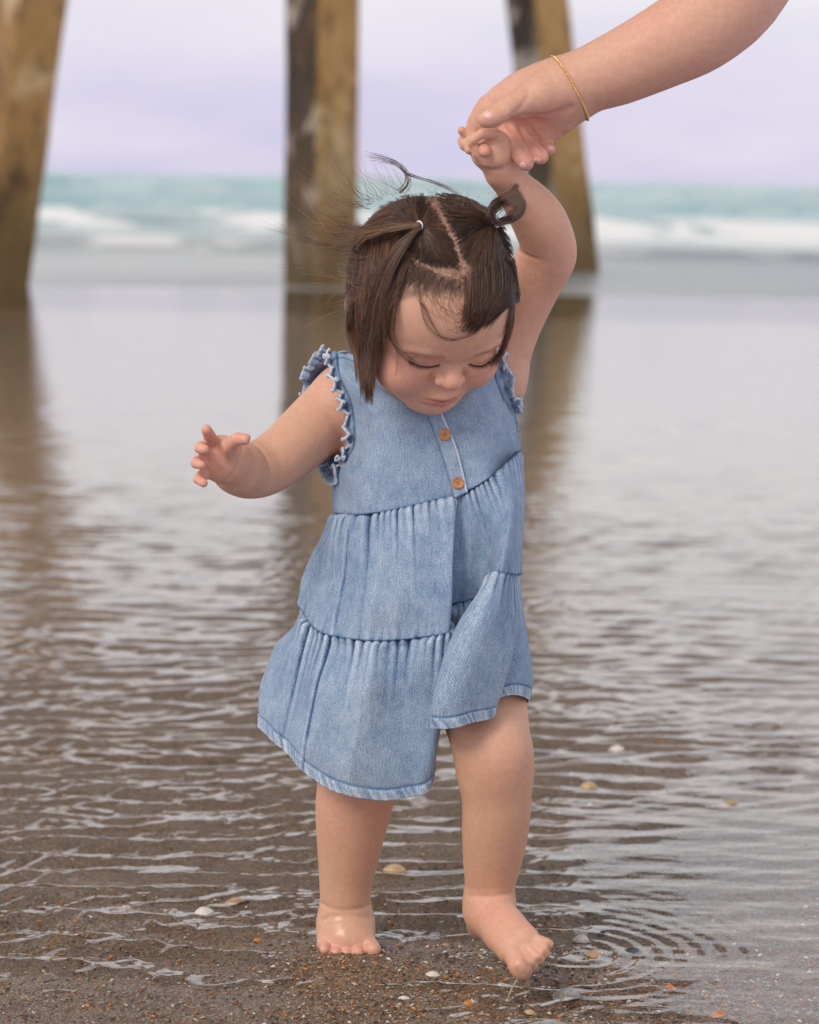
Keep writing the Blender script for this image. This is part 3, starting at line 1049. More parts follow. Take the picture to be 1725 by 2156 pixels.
SK = [  # skirt: columns round the body, rows from the bust seam to the hem: (u, v, depth)
 [(705,1080,.05),(684,1140,.05),(662,1205,.05),(643,1272,.05),(620,1340,.05),(592,1410,.045),(571,1480,.04),(563,1530,.035)],
 [(728,1082,.015),(708,1150,.01),(690,1235,.005),(668,1326,.0),(650,1400,-.01),(632,1480,-.015),(618,1550,-.02),(612,1592,-.02)],
 [(765,1083,-.01),(755,1160,-.02),(745,1250,-.03),(735,1345,-.035),(725,1420,-.042),(712,1500,-.045),(700,1580,-.045),(692,1652,-.045)],
 [(825,1074,-.02),(825,1160,-.035),(822,1250,-.045),(815,1349,-.05),(808,1430,-.06),(800,1515,-.062),(792,1600,-.062),(782,1683,-.06)],
 [(885,1060,-.022),(890,1150,-.04),(892,1245,-.052),(890,1342,-.058),(880,1430,-.066),(868,1520,-.068),(858,1600,-.068),(850,1683,-.066)],
 [(945,1046,-.022),(952,1140,-.045),(951,1235,-.060),(948,1328,-.065),(944,1410,-.066),(926,1510,-.066),(914,1590,-.064),(905,1656,-.060)],
 [(958,1043,-.018),(948,1135,-.032),(943,1215,-.036),(936,1285,-.034),(922,1370,-.012),(908,1440,-.010),(900,1500,-.010),(895,1545,-.010)],
 [(985,1035,-.02),(1004,1110,-.026),(1014,1180,-.028),(1016,1252,-.030),(1000,1340,-.034),(975,1420,-.040),(955,1480,-.050),(940,1532,-.055)],
 [(1030,1006,-.02),(1050,1080,-.043),(1044,1145,-.063),(1036,1204,-.076),(1002,1290,-.090),(962,1380,-.098),(936,1465,-.100),(924,1534,-.100)],
 [(1062,978,-.012),(1077,1060,-.040),(1073,1130,-.066),(1064,1208,-.080),(1045,1300,-.096),(1015,1385,-.104),(990,1460,-.106),(980,1522,-.105)],
 [(1086,957,.01),(1096,1040,-.010),(1094,1120,-.030),(1088,1210,-.045),(1089,1290,-.065),(1070,1385,-.085),(1048,1455,-.090),(1033,1509,-.092)],
 [(1091,952,.03),(1094,1040,.020),(1090,1125,.000),(1083,1205,-.010),(1080,1290,-.040),(1064,1370,-.062),(1046,1430,-.070),(1034,1482,-.074)],
 [(1094,950,.05),(1094,1040,.050),(1091,1120,.030),(1088,1210,.020),(1098,1300,-.025),(1097,1370,-.052),(1088,1420,-.062),(1076,1463,-.070)],
 [(1092,956,.08),(1093,1040,.090),(1090,1120,.080),(1090,1210,.070),(1104,1310,.030),(1116,1390,.000),(1121,1440,-.020),(1114,1476,-.028)],
 [(1040,1000,.13),(1040,1090,.14),(1045,1150,.15),(1050,1220,.155),(1055,1310,.15),(1060,1400,.15),(1065,1450,.15),(1060,1490,.15)],
 [(900,1040,.145),(900,1120,.16),(895,1200,.17),(890,1270,.175),(880,1340,.18),(870,1420,.185),(860,1500,.185),(855,1540,.185)],
 [(760,1070,.125),(740,1140,.14),(720,1200,.15),(700,1270,.155),(680,1340,.16),(660,1410,.16),(640,1470,.16),(630,1510,.16)]]
SKW = [[P(*q) for q in colm] for colm in SK]
NU, NV = 36, 26
full = tensor(SKW, NU, NV, True)
seam_row = 3 * NV

def tier(Gd, seed, name, gather, bottom_gather, hem):
    nr, nc = Gd.shape[:2]
    n = grid_normals(Gd, True)
    # outward: away from the body axis
    axis = Gd.mean(1, keepdims=True)
    if ((Gd - axis) * n).sum() < 0:
        n = -n
    seg = np.linalg.norm(np.roll(Gd, -1, 1) - Gd, axis=2)
    s = np.concatenate([np.zeros((nr, 1)), np.cumsum(seg, 1)[:, :-1]], 1)
    smid = np.repeat(s[nr // 2][None], nr, 0)
    dv = np.linalg.norm(np.diff(Gd, axis=0), axis=2)
    t = np.concatenate([np.zeros((1, nc)), np.cumsum(dv, 0)], 0)
    tb = t[-1][None] - t
    wob = .0025 * (fbm(smid * 30, t * 24, 2, seed + 3) - .5)
    ss = smid + wob * 2
    ph = 2 * math.pi * (ss / .0092 + 2.4 * vnoise(ss / .035, t * 0, seed + 7))
    g1 = (1 - np.abs(np.sin(ph * .5)) ** .85) * (.25 + 1.1 * vnoise(ss / .0060, t * 0, seed))      # sharp pleats at the gathering thread
    g2 = vnoise(ss / .021, t * 5, seed + 1) ** 1.4
    g3 = vnoise(ss / .060, t * 3, seed + 2)
    len1 = .0055 + .030 * vnoise(smid / .0075, t * 0, seed + 5) ** 3
    gm = .35 + 1.2 * vnoise(smid / .017, t * 0, seed + 21)
    d = gather * (-.0052 * gm * (g1 - .30) * np.exp(-t / len1) + .0125 * (g2 - .5) * np.exp(-t / .16) * sstep(t, 0, .006) + .0160 * (g3 - .5) * sstep(t, .01, .06))
    g4 = (1 - np.abs(2 * vnoise(ss / .042 + t * 2.2, t * 2 + 9, seed + 33) - 1)) ** 2.2
    d += .0075 * g4 * sstep(t, .012, .05) * (.4 + .6 * sstep(tb, 0, .03))
    d += bottom_gather * .0022 * (g1 - .5) * np.exp(-tb / .010)
    d += .0030 * sstep(t, 0, .006) - .0016 * np.exp(-(t / .0016) ** 2)
    ww = gather * (-1.7 * gm * (g1 - .24) * np.exp(-t / (len1 * 1.4)) + .30 * (g2 - .5) * np.exp(-t / .10)) - .75 * np.exp(-(t / .0014) ** 2)  # dark wash dye in the creases, deepened to stand in for fold shade
    if hem:
        d += .0010 * (1 - sstep(tb, .0085, .0100)) - .0009 * np.exp(-((tb - .0105) / .0009) ** 2)
        st = vnoise(smid / .0020 + tb * 300, t * 0, seed + 9)
        ww += (1 - sstep(tb, .008, .0098)) * (.70 * (st - .48) + .06) - .55 * np.exp(-((tb - .0105) / .0010) ** 2) + .35 * np.exp(-(tb / .0012) ** 2)
        d += .0011 * (st - .5) * (1 - sstep(tb, .008, .0098))
    else:
        ww += -.60 * np.exp(-tb / .007) * (g1 - .2)
        ww += -.5 * np.exp(-(tb / .0012) ** 2)
    calm = np.ones(nc); ci = np.arange(nc) / NU
    calm = 1 - .7 * sstep(ci, 8.6, 9.4) * (1 - sstep(ci, 13.4, 14.2))
    d = d * calm[None]
    # side seam with a felled edge
    for sc_ in (SEAM_S,):
        dd = smid - sc_ * smid.max()
        ww += .24 * np.exp(-((dd) / .0009) ** 2) - .40 * np.exp(-((dd - .0035) / .0016) ** 2) * (.4 + vnoise(t / .010, dd * 0, seed))
        d += .0007 * np.exp(-(dd / .0013) ** 2)
    # soft wear along the crests
    ww += .10 * (g3 - .5) + .22 * (g4 - .35) * sstep(t, .012, .05)
    return cloth(name, Gd + n * d[..., None], True, ww, smid, t + seed)

SEAM_S = .088
tier(full[:seam_row + 1], 4, 'skirt_tier', 1.0, 1.0, False)
lower = full[seam_row:].copy()
SEAM_S = .085
tier(lower, 11, 'skirt_tier', 1.1, 0.0, True)

# ---- bodice: front and back panels joined at the sides and over the shoulders
FR = [  # rows from the bust seam up
 [(704,1082,.050),(760,1084,-.010),(830,1074,-.019),(900,1058,-.021),(970,1040,-.020),(1035,1004,-.018),(1096,950,.050)],
 [(702,1003,.055),(762,1004,-.002),(830,998,-.014),(900,984,-.017),(965,964,-.016),(1030,930,-.010),(1083,868,.055)],
 [(737,942,.042),(780,932,.006),(835,924,-.008),(895,912,-.012),(955,896,-.010),(1015,870,.002),(1066,832,.045)],
 [(733,868,.040),(775,850,.012),(825,848,.002),(890,858,.000),(950,845,.000),(1005,815,.012),(1054,792,.045)],
 [(706,795,.046),(742,790,.030),(790,808,.018),(885,850,.008),(945,838,.010),(998,795,.024),(1047,762,.050)],
 [(694,746,.066),(734,741,.056),(778,772,.040),(880,842,.020),(945,830,.020),(1000,768,.050),(1043,746,.066)]]
BK = [
 [(704,1082,.050),(760,1070,.118),(830,1060,.138),(900,1050,.143),(970,1035,.138),(1035,1000,.120),(1096,950,.050)],
 [(702,1003,.055),(745,995,.120),(830,990,.135),(900,975,.138),(965,955,.135),(1045,930,.115),(1083,868,.055)],
 [(676,945,.108),(735,930,.130),(830,915,.140),(900,905,.143),(965,890,.140),(1025,860,.125),(1066,845,.100)],
 [(662,880,.118),(720,850,.136),(825,840,.140),(890,840,.142),(950,830,.140),(1015,810,.130),(1060,800,.110)],
 [(652,800,.112),(715,785,.132),(790,800,.136),(885,800,.138),(945,800,.136),(1005,780,.125),(1052,765,.105)],
 [(694,746,.066),(734,741,.056),(778,772,.100),(880,800,.125),(945,800,.122),(1000,768,.070),(1043,746,.066)]]
def panel(rows_, flip):
    C = np.array([[P(*q) for q in r] for r in rows_]).transpose(1, 0, 2)
    return tensor(C, 30, 20, False)
fr, bk = panel(FR, 0), panel(BK, 1)
def bodice_panel(Gd, name, front):
    n = grid_normals(Gd, False)
    cen = P(888, 930, .065)
    if ((Gd - cen) * n).sum() < 0:
        n = -n
    nr, nc = Gd.shape[:2]
    seg = np.linalg.norm(np.diff(Gd, axis=1), axis=2)
    s = np.concatenate([np.zeros((nr, 1)), np.cumsum(seg, 1)], 1)
    s = np.repeat(s[30][None], nr, 0)
    dv = np.linalg.norm(np.diff(Gd, axis=0), axis=2)
    t = np.concatenate([np.zeros((1, nc)), np.cumsum(dv, 0)], 0)
    wr_ = fbm(s * 26 + t * 16, t * 9 - s * 4, 3, 77) - .5
    d = .0065 * wr_ * sstep(t, .0, .012)
    g = vnoise(s / .009, t * 5, 31)
    d += .0012 * (g - .5) * np.exp(-t / .008)
    # stitched facing along each arm opening
    cols = np.arange(nc)
    eL = np.linalg.norm(Gd - Gd[:, :1], axis=2)
    eR = np.linalg.norm(Gd - Gd[:, -1:], axis=2)
    up_ = sstep(np.arange(nr) / 20.0, .95, 1.2)[:, None]
    ww = -.45 * np.exp(-t / .006) * (g - .25) - .6 * np.exp(-(t / .0012) ** 2)
    for e in (eL, eR):
        ww = ww + up_ * (-.65 * np.exp(-((e - .0085) / .0011) ** 2) + .5 * (vnoise(t / .0045, e * 60, 5) - .55) * (1 - sstep(e, .007, .009)))
        d = d + up_ * (.0012 * (1 - sstep(e, .0075, .009)) - .0010 * np.exp(-((e - .0090) / .0010) ** 2))
    tt = t[-1][None] - t
    neck = np.exp(-((tt - .010) / .0012) ** 2)
    ww = ww - .6 * neck
    d = d - .0008 * neck
    return cloth(name, Gd + n * d[..., None], False, ww, s, t), Gd + n * d[..., None]
ob, frg = bodice_panel(fr, 'bodice', True)
ob2, bkg = bodice_panel(bk, 'bodice', False)
ob2.name = 'bodice_back'

_fu, _fv = proj(frg.reshape(-1, 3))
def on_front(u, v, lift=0.0):
    d2 = (_fu - u) ** 2 + (_fv - v) ** 2
    i = np.argsort(d2)[:6]
    w_ = 1 / (d2[i] + 4)
    y = (frg.reshape(-1, 3)[i, 1] * w_).sum() / w_.sum()
    return P(u, v, y - lift)

# ---- placket with its turned edge
Lp = catmull([(897, 862), (905, 885), (928, 950), (945, 1005), (957, 1050)], 12)
Rp = catmull([(925, 860), (934, 880), (960, 940), (975, 995), (984, 1036)], 12)
nc = 15
Gp = np.array([[on_front(*(a + (b_ - a) * t), lift=.0022 + .0010 * (t > .93) - .0014 * (t < .05)) for t in np.linspace(0, 1, nc)] for a, b_ in zip(Lp, Rp)])
t_ = np.repeat(np.linspace(0, 1, nc)[None], len(Gp), 0)
h_ = np.repeat(np.linspace(0, 1, len(Gp))[:, None], nc, 1)
wash = .06 - .7 * np.exp(-((t_ - .03) / .04) ** 2) + .75 * np.exp(-((t_ - 1) / .045) ** 2) - .3 * np.exp(-((1 - h_) / .05) ** 2) * (vnoise(t_ * 9, h_, 3) - .3)
cloth('placket', Gp, False, wash, t_ * .024, h_ * .085, .0018)

# ---- buttons
m = Mat('wooden_button')
co = m.coord('Object')
g = m.noise(m.mapping(co, (60, 60, 900)), 1, 4, .6)
bm_mat = m.done(m.principled(Base_Color=m.mix(m.rng(g, .35, .65), (.40, .165, .06), (.56, .26, .11)), Roughness=.45))
m = Mat('button_hole')
hole_mat = m.done(m.principled(Base_Color=(.05, .022, .012), Roughness=.8))
def button(u, v):
    c = on_front(u, v, .0034)
    e = .9
    nx = on_front(u + 14, v, 0) - on_front(u - 14, v, 0)
    nz_ = on_front(u, v - 14, 0) - on_front(u, v + 14, 0)
    nx /= np.linalg.norm(nx)
    nrm_ = np.cross(nx, nz_); nrm_ /= np.linalg.norm(nrm_)
    if nrm_ @ (CAM - c) < 0:
        nrm_ = -nrm_
    nz_ = np.cross(nrm_, nx)
    R = px(13.2, c)
    prof = [(0, .0010), (.30, .0010), (.62, .0010), (.70, .0014), (.80, .0021), (.90, .0021), (.98, .0014), (1.0, .0004), (.98, -.0008), (.85, -.0012)]
    seg = 40
    V_, F_ = [], []
    for r, h in prof:
        for a in np.linspace(0, 2 * math.pi, seg, endpoint=False):
            V_.append(c + nx * (math.cos(a) * r * R) + nz_ * (math.sin(a) * r * R) + nrm_ * h)
    F_ = [tuple(q) for q in grid_faces(len(prof), seg, True)]
    ms = [0] * len(F_)
    for hx_, hz_ in ((-.17, -.17), (.17, -.17), (-.17, .17), (.17, .17)):
        b0 = len(V_)
        a0 = .35
        ox, oz = hx_ * math.cos(a0) - hz_ * math.sin(a0), hx_ * math.sin(a0) + hz_ * math.cos(a0)
        for a in np.linspace(0, 2 * math.pi, 12, endpoint=False):
            V_.append(c + nx * ((ox + .10 * math.cos(a)) * R) + nz_ * ((oz + .10 * math.sin(a)) * R) + nrm_ * .00115)
        F_.append(tuple(range(b0, b0 + 12))); ms.append(1)
    o = mesh_obj('button', V_, F_, bm_mat, dress)
    o.data.materials.append(hole_mat)
    o.data.polygons.foreach_set('material_index', np.array(ms, dtype=np.int32))
    return o
button(937, 915)
button(965, 1017)

# ---- ruffles round the arm openings
def ruffle(edge, body_c, seed, width=.0100):
    E = catmull(edge, 26)
    seg = np.linalg.norm(np.diff(E, axis=0), axis=1)
    s = np.r_[0, np.cumsum(seg)]
    # resample
    n = int(s[-1] / .0009)
    si = np.linspace(0, s[-1], n)
    E = np.stack([np.interp(si, s, E[:, i]) for i in range(3)], 1)
    T = np.gradient(E, axis=0); T /= np.linalg.norm(T, axis=1, keepdims=True)
    O = E - body_c
    O -= (O * T).sum(1, keepdims=True) * T
    O /= np.linalg.norm(O, axis=1, keepdims=True)
    Bn = np.cross(T, O)
    ph = 2 * math.pi * si / .0118 + 4.2 * (vnoise(si / .02, si * 0, seed) - .5) * 2
    nw = 9
    rows_, wsh, uu, tt_ = [], [], [], []
    for j in range(nw):
        q = j / (nw - 1)
        amp = .0046 * q ** .8 * (.7 + .6 * vnoise(si / .013, si * 0, seed + 2))
        off = O * (width * q * (.8 + .25 * np.sin(ph * .5 + 1)))[:, None]
        rows_.append(E + off + Bn * (amp * np.sin(ph))[:, None] + T * (.0030 * q * np.sin(2 * ph) * (.6 + .8 * vnoise(si / .017, si * 0, seed + 6)))[:, None])
        wsh.append(.45 * np.sin(ph) * (1 - q) * .8 - .35 * (1 - q) + .34 * (q > .80) + .10)
        uu.append(si); tt_.append(np.full(n, q * width))
    return cloth('ruffle', np.array(rows_), False, np.array(wsh), np.array(uu), np.array(tt_), .0022)

def edge_pts(side):
    i = 0 if side < 0 else -1
    f_ = frg[20:, i][::12]
    b_ = bkg[20:, i][::12]
    loop = list(bkg[-1:, i]) + list(b_[::-1]) + list(f_[1:]) + list(frg[-1:, i])
    return np.array(loop)
ruffle(edge_pts(-1), P(790, 890, .090), 3)
ruffle(edge_pts(1), P(960, 850, .068), 8)
# ------------------------------------------------------------------ adult arm reaching in, hand clasped with the toddler's
A_ = Solid()
A_.pchain([(1193, 186, .008, 60), (1218, 178, .006, 61), (1250, 164, .004, 66), (1308, 141, .000, 75), (1405, 94, -.006, 85), (1478, 52, -.008, 93), (1550, -18, -.004, 100), (1605, -130, .010, 104), (1640, -290, .03, 106), (1660, -470, .06, 112)], .012, smooth=3)
# back of the hand along the index bone, ball of the thumb, heel of the hand
A_.pchain([(1188, 184, .008, 58), (1140, 186, .010, 52), (1090, 204, .014, 46), (1040, 234, .018, 38)], .014, smooth=2)
A_.pchain([(1180, 190, -.006, 44), (1138, 202, -.014, 42), (1100, 216, -.018, 32)], .014)
A_.pchain([(1205, 212, .006, 40), (1180, 245, .010, 36), (1150, 270, .016, 34)], .014)
A_.ell(P(1105, 250, .026), (.030, .014, .020), k=.014)
# thumb laid over the toddler's fist
A_.pchain([(1104, 214, -.020, 29), (1078, 222, -.028, 24), (1054, 238, -.032, 22), (1034, 249, -.034, 20), (1023, 251, -.034, 17)], .006, smooth=2)
# index finger behind the fist, its tip coming out between the toddler's fingers
A_.pchain([(1034, 238, .018, 33), (1012, 258, .020, 27), (1000, 285, .020, 20), (1006, 305, .010, 16), (1018, 313, -.010, 13), (1022, 319, -.018, 12)], .006, smooth=2)
# middle, ring and little fingers curled under the palm
A_.pchain([(1058, 252, .024, 27), (1074, 288, .008, 23), (1094, 322, -.004, 21), (1107, 342, -.010, 18)], .003, smooth=2)
A_.pchain([(1092, 262, .026, 24), (1112, 300, .010, 20), (1130, 322, .000, 18.5), (1139, 330, -.004, 16.5)], .0022, smooth=2)
A_.pchain([(1125, 270, .026, 22), (1140, 298, .014, 16), (1154, 312, .008, 13.5), (1158, 315, .006, 12)], .0022, smooth=2)
# creases: thumb root, palm lines, thumb joint
A_.crease([(1113, 182), (1112, 200), (1100, 222), (1082, 240)], 2.2)
A_.crease([(1076, 248), (1104, 262), (1128, 286), (1140, 304)], 2.2)
A_.crease([(1062, 260), (1082, 272), (1096, 292)], 1.6)
A_.crease([(1200, 228), (1170, 240), (1135, 245), (1105, 246)], 2.6, .5, .008)
A_.crease([(1019, 205), (1028, 211), (1036, 217)], 1.5)
A_.crease([(1046, 222), (1054, 226), (1062, 234)], 1.0)
A_.crease([(1051, 217), (1059, 221), (1067, 229)], 1.0)
A_.crease([(1183, 282), (1190, 270), (1196, 262)], 1.4)
A_.crease([(1072, 268), (1086, 288), (1102, 306), (1118, 332), (1122, 345)], 1.8)
A_.crease([(1100, 276), (1116, 294), (1136, 308), (1148, 326)], 1.8)
# nails
nails = [((1031, 243), -.0425, .0075, .0052, (.6, .5)), ((1013, 321), -.0205, .0040, .0055, (.3, 1)), ((1100, 350), -.016, .0045, .0050, (1, .4)), ((1130, 340), -.0085, .0050, .0042, (1, .2))]
Va, Qa = A_.mesh((.03, -.10, .58), (.50, .20, 1.20), .0013)
Va = smooth_mesh(Va, Qa, 1, .4)
# the arm goes on above the picture
adult = mesh_obj('person', Va, Qa, SKIN)
tag(adult, 'bare adult forearm and hand reaching down to hold the toddler hand', 'person')
AB = np.array((.60, .335, .225))
sp = []
for u, v, y, r, a in ((1025, 250, -.05, .010, .55), (1022, 316, -.02, .008, .9), (1108, 345, -.02, .012, .75), (1138, 330, -.01, .012, .75), (1158, 315, .0, .010, .75), (1110, 255, .0, .022, .55), (1150, 250, -.01, .02, .35),
                      (1040, 225, -.01, .016, .35), (1360, 40, -.02, .035, .35), (1090, 300, -.005, .014, .5)):
    sp.append((P(u, v, y), r, (.70, .29, .225), a))
Ca = paint(Va, sp, AB)
gloss = np.zeros(len(Va))
ua, va = proj(Va)
color_attr(adult, 'tint', Ca)
float_attr(adult, 'gloss', gloss * .8)

# twisted gold bracelet
m = Mat('gold')
gold = m.done(m.principled(Base_Color=(.83, .56, .22), Metallic=1.0, Roughness=.24))
c0 = P(1199, 181, .006)
axis_ = P(1308, 141, .000) - P(1193, 186, .008); axis_ /= np.linalg.norm(axis_)
tow = CAM - c0; tow -= axis_ * (tow @ axis_); tow /= np.linalg.norm(tow)
perp = np.cross(axis_, tow)
if perp[2] < 0:
    perp = -perp
Vb, Fb = [], []
nseg, turns = 900, 64
aa = np.linspace(0, 2 * math.pi, nseg, endpoint=False)
radv = perp[None] * np.cos(aa)[:, None] + tow[None] * np.sin(aa)[:, None]
ctr = c0 + axis_[None] * (px(15, c0) * np.sin(aa) - px(12, c0) * np.cos(aa))[:, None]
R1 = np.full(nseg, .010)
for _ in range(60):
    R1 = R1 - np.minimum(A_.eval(ctr + radv * R1[:, None], A_.ops), .0) * .8
R1 = R1 + .0009
for _ in range(12):
    R1 = .5 * R1 + .25 * (np.roll(R1, 1) + np.roll(R1, -1))
for st in (0, 1):
    b0 = len(Vb)
    for i in range(nseg):
        a = 2 * math.pi * i / nseg
        rad = perp * math.cos(a) + tow * math.sin(a)
        cc = ctr[i] + rad * R1[i]
        h = turns * a + st * math.pi
        o_ = cc + (rad * math.cos(h) + axis_ * math.sin(h)) * px(1.15, c0)
        for j in range(5):
            q = 2 * math.pi * j / 5
            Vb.append(o_ + (rad * math.cos(q) + axis_ * math.sin(q)) * px(1.7, c0))
    for i in range(nseg):
        for j in range(5):
            i2, j2 = (i + 1) % nseg, (j + 1) % 5
            Fb.append((b0 + i * 5 + j, b0 + i * 5 + j2, b0 + i2 * 5 + j2, b0 + i2 * 5 + j))
br = mesh_obj('bracelet', np.array(Vb), np.array(Fb), gold, adult)

# fingernails, set on the fingertips
m = Mat('fingernail')
NAIL = m.done(m.principled(Base_Color=(.74, .43, .36), Roughness=.28))
for (u, v, a_, b_, ang) in ((1028, 243, 11, 8.0, .55), (1012, 321, 4.5, 9.5, .35), (1101, 349, 6, 7.5, -.5), (1131, 338, 9, 6.0, .35), (1160, 312, 7, 5, .4)):
    ca, sa = math.cos(ang), math.sin(ang)
    pts, rad = [(u, v)], [0.0]
    for q in (.35, .7, 1.0):
        for t in np.linspace(0, 2 * math.pi, 18, endpoint=False):
            x, y = (abs(math.cos(t)) ** .8 * math.copysign(1, math.cos(t))) * a_ * q, (abs(math.sin(t)) ** .8 * math.copysign(1, math.sin(t))) * b_ * q
            pts.append((u + x * ca - y * sa, v + x * sa + y * ca)); rad.append(q)
    sp_, ok = A_.surf(pts)
    if ok.mean() < .9:
        continue
    ymax = sp_[0, 1] + .006
    sp_[:, 1] = np.minimum(sp_[:, 1], ymax)
    n_ = CAM - sp_; n_ /= np.linalg.norm(n_, axis=1, keepdims=True)
    Vn = sp_ + n_ * (.0007 - .0006 * np.array(rad) ** 4)[:, None]
    fc = [(0, 1 + j, 1 + (j + 1) % 18) for j in range(18)]
    for r_ in range(2):
        fc += [(1 + r_ * 18 + j, 1 + (r_ + 1) * 18 + j, 1 + (r_ + 1) * 18 + (j + 1) % 18, 1 + r_ * 18 + (j + 1) % 18) for j in range(18)]
    mesh_obj('fingernail', Vn, fc, NAIL, adult)
# ------------------------------------------------------------------ hair
hr = np.random.default_rng(21)
ELL = [((0, -.1, .1), (6.75, 8.15, 7.1)), ((0, 3.9, .3), (5.7, 4.2, 4.9)), ((0, 3.0, -4.0), (5.1, 4.1, 4.6)), ((-3.15, 4.45, -5.55), (2.55, 2.5, 2.45)), ((3.15, 4.45, -5.55), (2.55, 2.5, 2.45))]
CAMl = (CAM - HC) @ HA.T * 100
def head_pt(u, v, lift):
    """point on the head, lifted off it by so many centimetres, that is seen at (u, v)"""
    u, v = np.asarray(u, float), np.asarray(v, float)
    sh = u.shape
    u, v, lift = u.ravel(), v.ravel(), np.broadcast_to(lift, sh).ravel()
    d = fwd + RIGHT * ((u - CU) / F)[:, None] + UP * ((CV - v) / F)[:, None]
    d /= np.linalg.norm(d, axis=1, keepdims=True)
    dl = d @ HA.T
    best = np.full(len(u), np.inf)
    for c, r in ELL:
        R_ = np.array(r)[None] + lift[:, None]
        o = (CAMl - np.array(c))[None] / R_
        dd = dl / R_
        a = (dd * dd).sum(1); b_ = (o * dd).sum(1); cc = (o * o).sum(1) - 1
        disc = b_ * b_ - a * cc
        t = np.where(disc > 0, (-b_ - np.sqrt(np.maximum(disc, 0))) / a, np.inf)
        best = np.minimum(best, t)
    # beyond the outline: depth of the nearest approach, easing in
    R_ = np.array(ELL[0][1])[None] + lift[:, None]
    o = CAMl[None] / R_; dd = dl / R_
    ta = -(o * dd).sum(1) / (dd * dd).sum(1)
    best = np.where(np.isfinite(best), best, ta)
    return (CAM + d * (best / 100)[:, None]).reshape(*sh, 3)

STR = []     # (points N x n x 3, radius, colour, taper)
def emit(ctrl, lifts, n, r, col, jit=0.0, smooth_y=True, cvar=.3):
    """ctrl: N x k x 2 picture positions, lifts: N x k centimetres"""
    ctrl, lifts = np.asarray(ctrl, float), np.asarray(lifts, float)
    N_, k, _ = ctrl.shape
    A = np.concatenate([ctrl, lifts[..., None]], 2).transpose(1, 0, 2).reshape(k, -1)
    per = max(2, n // (k - 1))
    B_ = catmull(A, per).reshape(-1, N_, 3).transpose(1, 0, 2)
    Pw = head_pt(B_[..., 0], B_[..., 1], B_[..., 2])
    if smooth_y:
        for _ in range(3):
            Pw[:, 1:-1] = .25 * Pw[:, :-2] + .5 * Pw[:, 1:-1] + .25 * Pw[:, 2:]
    mid = ctrl[:, min(k - 1, (k + 1) // 2)]
    key = np.floor(mid[:, 0] / 6.5 + hr.random()).astype(int) * 131 + np.floor(mid[:, 1] / 30.0).astype(int) * 17 + int(hr.integers(0, 9999))
    fac = np.exp(.36 * np.random.default_rng(int(key.min()) % 9973 + 1).normal(0, 1, 4001).clip(-1.6, 1.5)[key % 4001])
    push(Pw, r, col, cvar, lockfac=fac)
def push(Pw, r, col, cvar=.3, lockfac=None):
    N_ = len(Pw)
    cv_ = np.array(col)[None] * (1 + (cvar + .1) * hr.normal(0, 1, (N_, 1))).clip(.35, 2.2)
    cv_ = np.where(hr.random((N_, 1)) < .14, np.array((.17, .092, .052))[None] * (.6 + .6 * hr.random((N_, 1))), cv_)
    if lockfac is not None:
        cv_ = cv_ * lockfac[:, None]
    STR.append((Pw, r, cv_))

def in_poly(poly, n):
    poly = np.array(poly, float)
    lo, hi = poly.min(0), poly.max(0)
    outp = []
    while len(outp) < n:
        q = lo + hr.random((n * 3, 2)) * (hi - lo)
        x, y = q[:, 0], q[:, 1]
        ins = np.zeros(len(q), bool)
        j = len(poly) - 1
        for i in range(len(poly)):
            xi, yi = poly[i]; xj, yj = poly[j]
            ins ^= ((yi > y) != (yj > y)) & (x < (xj - xi) * (y - yi) / (yj - yi + 1e-9) + xi)
            j = i
        outp.extend(q[ins])
    return np.array(outp[:n])

DK, MD, LT = (.072, .034, .019), (.125, .060, .032), (.23, .124, .066)
def to_tie(poly, tie, N_, bend, l0=.04, l1=.8):
    r = in_poly(poly, N_)
    t = np.array(tie) + hr.normal(0, 3.0, (N_, 2))
    d = t - r
    L_ = np.linalg.norm(d, axis=1)
    nrm_ = np.stack([-d[:, 1], d[:, 0]], 1) / (L_[:, None] + 1e-6)
    b_ = (bend + hr.normal(0, .03, N_)) * L_
    ctrl = np.stack([r, r + d * .33 + nrm_ * b_[:, None], r + d * .68 + nrm_ * (b_ * .8)[:, None], t], 1)
    lifts = np.stack([np.full(N_, l0), .22 + .2 * hr.random(N_), .42 + .2 * hr.random(N_), np.full(N_, l1)], 1)
    emit(ctrl, lifts, 12, .00022, DK)
# tops gathered into two little tails
to_tie([(903, 418), (926, 449), (957, 509), (983, 589), (930, 579), (880, 558), (846, 520), (800, 470), (772, 462), (800, 430), (850, 408), (890, 404)], (885, 475), 3000, .04)
to_tie([(915, 404), (928, 448), (960, 508), (986, 590), (1040, 612), (1084, 575), (1082, 520), (1062, 468), (1030, 436), (985, 414), (940, 405)], (1043, 467), 3000, -.05)

def fall(roots, mids, ends, lifts, N_, r=.00030, col=MD, n=18, cvar=.35):
    ctrl = np.stack([roots] + mids + [ends], 1)
    emit(ctrl, np.repeat(np.array(lifts)[None], N_, 0) + hr.random((N_, 1)) * .35, n, r, col, cvar=cvar)
